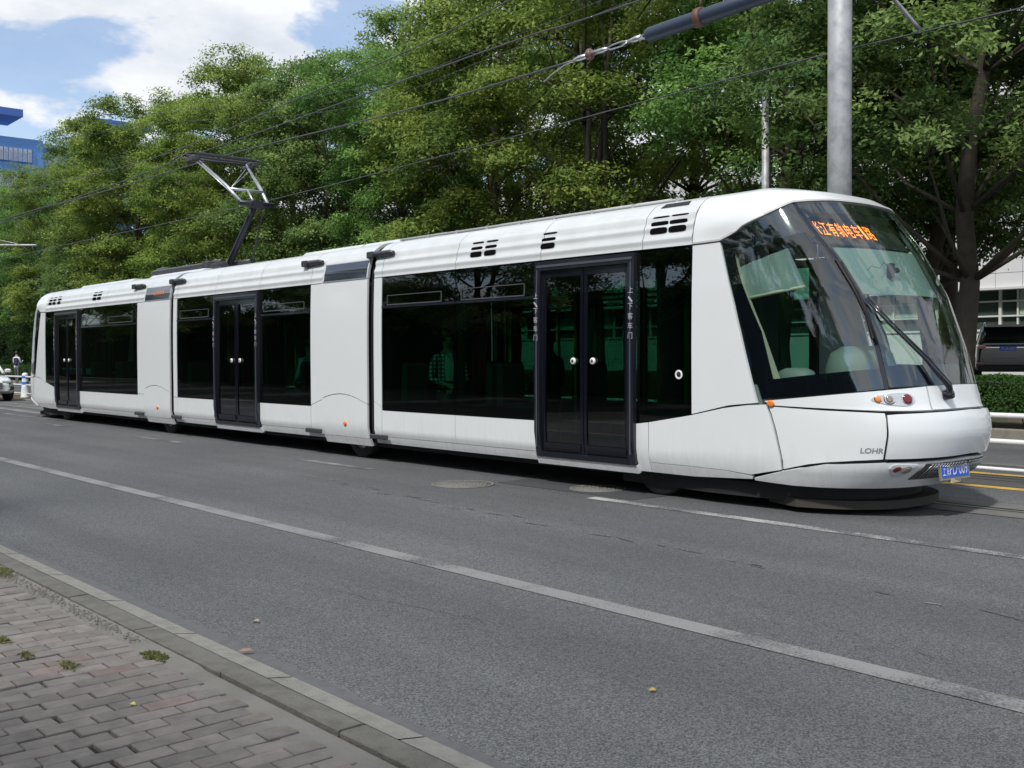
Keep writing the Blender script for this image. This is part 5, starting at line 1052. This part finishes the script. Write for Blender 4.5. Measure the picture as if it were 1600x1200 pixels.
# ------------------------------------------------------------------ PEOPLE
SKIN = mat('skin', (.42, .25, .18), .55); HAIR = mat('black_hair', (.012, .01, .01), .5)
def person(loc, rz, label, J, mats, zones, hair=True, extra=None, group=None):
    """J: {name:(pos, radius, parent)}; one skinned continuous body; zones(face centre)->material index"""
    t = thing('person', loc, label, 'person', group, rz)
    names = list(J); idx = {n: i for i, n in enumerate(names)}
    me = bpy.data.meshes.new('body'); me.from_pydata([J[n][0] for n in names], [(idx[n], idx[J[n][2]]) for n in names if J[n][2]], []); o = bpy.data.objects.new('body', me); COL.objects.link(o)
    sk = o.modifiers.new('s', 'SKIN'); sk.use_smooth_shade = True
    for i, n in enumerate(names): r_ = J[n][1]; me.skin_vertices[0].data[i].radius = r_ if isinstance(r_, tuple) else (r_, r_)
    me.skin_vertices[0].data[idx['pelvis']].use_root = True
    ss_ = o.modifiers.new('ss', 'SUBSURF'); ss_.levels = 2; ss_.render_levels = 2
    bpy.context.view_layer.update(); dg = bpy.context.evaluated_depsgraph_get(); nm = bpy.data.meshes.new_from_object(o.evaluated_get(dg)); bpy.data.objects.remove(o)
    for m in mats: nm.materials.append(m)
    for p in nm.polygons: p.material_index = zones(p.center); p.use_smooth = True
    ob = bpy.data.objects.new('body', nm); COL.objects.link(ob); ob.parent = t
    hp = Vector(J['head'][0])
    if hair:
        h = MB(); n = 18; rows_ = []
        for j in range(9):
            a = j/8*math.pi*.62
            rows_.append([(hp.x-.012+math.sin(a)*math.cos(2*math.pi*k/n)*.102, hp.y+math.sin(a)*math.sin(2*math.pi*k/n)*.092, hp.z+.035+math.cos(a)*.105) for k in range(n)])
        rows_ = [[(x if not (x > hp.x+.05 and z < hp.z+.06) else hp.x+.05, y, z) for x, y, z in r] for r in rows_]
        h.add(sum(rows_, []), [(j*n+k, j*n+(k+1) % n, (j+1)*n+(k+1) % n, (j+1)*n+k) for j in range(8) for k in range(n)], 0, True); h.build('hair', HAIR, t)
        f = MB()
        for s in (-1, 1): f.lathe((hp.x+.085, hp.y+s*.032, hp.z+.01), (1, 0, 0), [(.001, .006), (.009, .004), (.013, 0)], 10)
        f.build('eyes', mat('eye_dark', (.03, .02, .02), .3) if 'eye_dark' not in bpy.data.materials else bpy.data.materials['eye_dark'], t)
        f = MB(); f.add([(hp.x+.088, hp.y-.012, hp.z-.03), (hp.x+.088, hp.y+.012, hp.z-.03), (hp.x+.115, hp.y, hp.z-.028), (hp.x+.09, hp.y, hp.z+.015)], [(0, 1, 2), (0, 2, 3), (1, 3, 2)], 0, True); f.build('nose', SKIN, t)
        f = MB(); f.bbox(hp.x+.078, hp.y-.022, hp.z-.062, hp.x+.094, hp.y+.022, hp.z-.05, .004); f.build('mouth', mat('lips', (.35, .1, .09), .5) if 'lips' not in bpy.data.materials else bpy.data.materials['lips'], t)
    if extra: extra(t)
    return t
def skeleton(hipz, sit, arms='down', scale=1.0, stride=0.0, nod=0):
    J = {}
    J['pelvis'] = ((0, 0, hipz), (.135, .155), None); J['waist'] = ((0, 0, hipz+.2), (.105, .13), 'pelvis'); J['chest'] = ((0, 0, hipz+.38), (.115, .16), 'waist')
    J['neck0'] = ((-.01, 0, hipz+.50), (.07, .09), 'chest'); J['neck'] = ((.0, 0, hipz+.58), .05, 'neck0'); J['head'] = ((.02+nod, 0, hipz+.70), (.095, .078), 'neck'); J['crown'] = ((.015+nod, 0, hipz+.79), (.07, .062), 'head')
    for s, S in ((-1, 'R'), (1, 'L')):
        J['sh'+S] = ((-.01, s*.17, hipz+.47), .062, 'neck0')
        if arms == 'down': a = [(-.03, s*.235, hipz+.20), (.03, s*.25, hipz-.03)]
        elif arms == 'lap': a = [(.02, s*.24, hipz+.20), (.26, s*.08, hipz+.13)]
        else: a = [(.02, s*.23, hipz+.2), (.22, s*.15, hipz+.30)]
        J['el'+S] = (a[0], .045, 'sh'+S); J['wr'+S] = (a[1], .03, 'el'+S); d = (Vector(a[1])-Vector(a[0])).normalized(); h = Vector(a[1])+d*.07; J['hand'+S] = (tuple(h), (.032, .02), 'wr'+S)
        up_ = d.orthogonal().normalized()
        for k in range(4): q = h+d*.075+up_*(k-1.5)*.019+Vector((0, 0, -.01)); J[f'f{k}'+S] = (tuple(q), .0085, 'hand'+S)
        q = h+up_*.05+d*.03; J['th'+S] = (tuple(q), .01, 'hand'+S)
        J['hip'+S] = ((0, s*.09, hipz-.06), .095, 'pelvis')
        if sit: J['kn'+S] = ((.44, s*.1, hipz-.04), .065, 'hip'+S); J['an'+S] = ((.46, s*.1, hipz-.46), .042, 'kn'+S); J['toe'+S] = ((.60, s*.11, hipz-.51), .035, 'an'+S)
        else: J['kn'+S] = ((.03+s*stride*.5, s*.1, hipz-.45), .062, 'hip'+S); J['an'+S] = ((-.02+s*stride, s*.1, hipz-.86), .042, 'kn'+S); J['toe'+S] = ((.12+s*stride, s*.11, hipz-.905), .035, 'an'+S)
    return J
# plaid shirt material
pm = mat('plaid_shirt', (.2, .2, .25), .8); t_ = pm.node_tree; bs = t_.nodes['Principled BSDF']; tcn = N(t_, 'ShaderNodeTexCoord'); 
w1 = N(t_, 'ShaderNodeTexWave', wave_type='BANDS', bands_direction='Z', i_Scale=6); w2 = N(t_, 'ShaderNodeTexWave', wave_type='BANDS', bands_direction='Y', i_Scale=6)
mxx = N(t_, 'ShaderNodeMath', operation='ADD'); rr_ = N(t_, 'ShaderNodeValToRGB'); rr_.color_ramp.elements[0].position = .5; rr_.color_ramp.elements[1].position = .75; rr_.color_ramp.elements[0].color = (.05, .05, .10, 1); rr_.color_ramp.elements[1].color = (.6, .6, .62, 1)
hf = N(t_, 'ShaderNodeMath', operation='MULTIPLY'); hf.inputs[1].default_value = .5
for w_ in (w1, w2): t_.links.new(tcn.outputs['Object'], w_.inputs['Vector'])
t_.links.new(w1.outputs['Fac'], mxx.inputs[0]); t_.links.new(w2.outputs['Fac'], mxx.inputs[1]); t_.links.new(mxx.outputs[0], hf.inputs[0]); t_.links.new(hf.outputs[0], rr_.inputs[0]); t_.links.new(rr_.outputs[0], bs.inputs['Base Color'])
TEE = mat('pale_tee', (.6, .65, .6), .8); JEANS = mat('dark_trousers', (.03, .035, .05), .8); LBLUE = mat('light_blue_shirt', (.2, .45, .6), .8); NAVY = mat('navy_cloth', (.02, .03, .07), .8); GREYT = mat('grey_green_trousers', (.10, .12, .11), .85); WSH = mat('white_shirt', (.65, .65, .68), .8)
def zone(hz, sleeve, shirt=1, front=None):
    def f(c):
        r_ = math.hypot(c.x, c.y)
        if c.z > hz+.535: return 0
        if c.z < hz-.02 and not (abs(c.y) > .2 and c.z > hz-.3 and not sleeve == 'sit'): return 2
        if sleeve == 'sit' and c.x > .2 and c.z < hz+.19 and c.z > hz+.06: return 0
        if sleeve == 'sit' and c.z < hz+.03: return 2
        if sleeve == 'down' and abs(c.y) > .2 and c.z < hz+.05: return 0
        if front and c.x > .06 and abs(c.y) < .055: return front
        return 1
    return f
def bag(t): MB().bbox(.16, -.1, .93, .28, .12, 1.08, .03).build('handbag', RUBBER, t)
person((-10.97, 8.46, .36), rad(-28), 'woman in an open plaid shirt with tied black hair sitting behind the tram window', skeleton(.56, True, 'lap'), [SKIN, pm, JEANS, TEE], zone(.56, 'sit', front=3), extra=lambda t: MB().bbox(.15, -.1, .62, .26, .1, .74, .03).build('handbag', RUBBER, t))
person((-9.35, 8.75, .36), rad(180), 'passenger in dark clothes seated near the front door of the tram', skeleton(.52, True, 'lap'), [SKIN, NAVY, JEANS], zone(.52, 'sit'))
person((-14.55, 8.5, .36), rad(190), 'passenger in a light blue shirt seated in the middle car', skeleton(.52, True, 'lap'), [SKIN, LBLUE, JEANS], zone(.52, 'sit'))
person((-21.2, 8.6, .36), rad(185), 'passenger in a navy top seated in the rear car', skeleton(.52, True, 'lap'), [SKIN, NAVY, JEANS], zone(.52, 'sit'))
person((-59.0, 16.9, .03), rad(120), 'person in white shirt and grey trousers standing by the far kerb with navy bag', skeleton(.90, False, 'hold', stride=.08), [SKIN, WSH, GREYT], zone(.90, 'down'),
       extra=lambda t: MB().bbox(-.2, -.22, 1.0, -.1, .05, 1.38, .04).build('shoulder_bag', NAVY, t))

# ------------------------------------------------------------------ SMALL THINGS ON THE NEAR SIDE
def weed(x, y, z, r, n, label, seed, cols=((.10, .14, .04), (.22, .20, .09))):
    rg = np.random.default_rng(seed); a = rg.uniform(0, 6.28, n); rr = r*rg.random(n)**.75*(.55+.45*np.abs(np.sin(a*2.5+seed))); C = np.stack([np.cos(a)*rr*1.6, np.sin(a)*rr*.7, rg.uniform(.003, .02, n)*(1.2-rr/r)*(.5+.5*np.sin(a*3+seed)**2)], 1)
    k = rg.random((n, 1)); me = leaves_mesh('weed_tuft', C, np.tile([0, 0, 1.], (n, 1)), np.array(cols[0])*(1-k)+np.array(cols[1])*k, rg, .026, .009)
    o = bpy.data.objects.new('weed_tuft', me); COL.objects.link(o); o.location = (x, y, z); tag(o, label, 'weed', 'weeds in the paving')
import builtins
for args in ((-7.45, 1.98, .02, .17, 900, 'largest green weed tuft beside the kerb at the left edge', 1), (-4.83, 1.97, .02, .075, 500, 'weed tuft in the kerb gap below the middle of the pavement', 2),
             (-5.6, 1.52, .02, .06, 90, 'small sparse weed between bricks, upper of three', 3), (-5.25, 1.52, .02, .055, 70, 'small yellowed weed between bricks, middle of three', 4), (-4.95, 1.62, .02, .07, 90, 'flat weed between bricks, lowest of three', 5)): weed(*args)
def leaf(x, y, z, l, w, rz, col, label):
    b = MB(); b.add([(-l/2, 0, .0), (-l*.15, -w/2, .004), (l*.3, -w*.35, .006), (l/2, 0, .002), (l*.3, w*.35, .012), (-l*.15, w/2, .011)], [(0, 1, 5), (1, 2, 4, 5), (2, 3, 4)])
    o = b.build('fallen_leaf', mat('leaf_'+label[:8].replace(' ', '_'), col, .7)); o.location = (x, y, z); o.rotation_euler = (0, 0, rz); tag(o, label, 'leaf', 'fallen leaves')
leaf(-4.62, 2.33, .02, .075, .025, .9, (.25, .15, .12), 'pinkish dry leaf lying on the kerb edge'); leaf(-5.15, 2.66, .008, .05, .025, .2, (.3, .23, .16), 'tan dry leaf lying on the asphalt near the kerb')
leaf(-2.95, 3.35, .008, .035, .02, .5, (.35, .22, .05), 'small orange leaf on the asphalt at the bottom right'); leaf(-4.2, 1.62, .024, .035, .014, .3, (.5, .45, .1), 'tiny yellow leaf on the bricks')
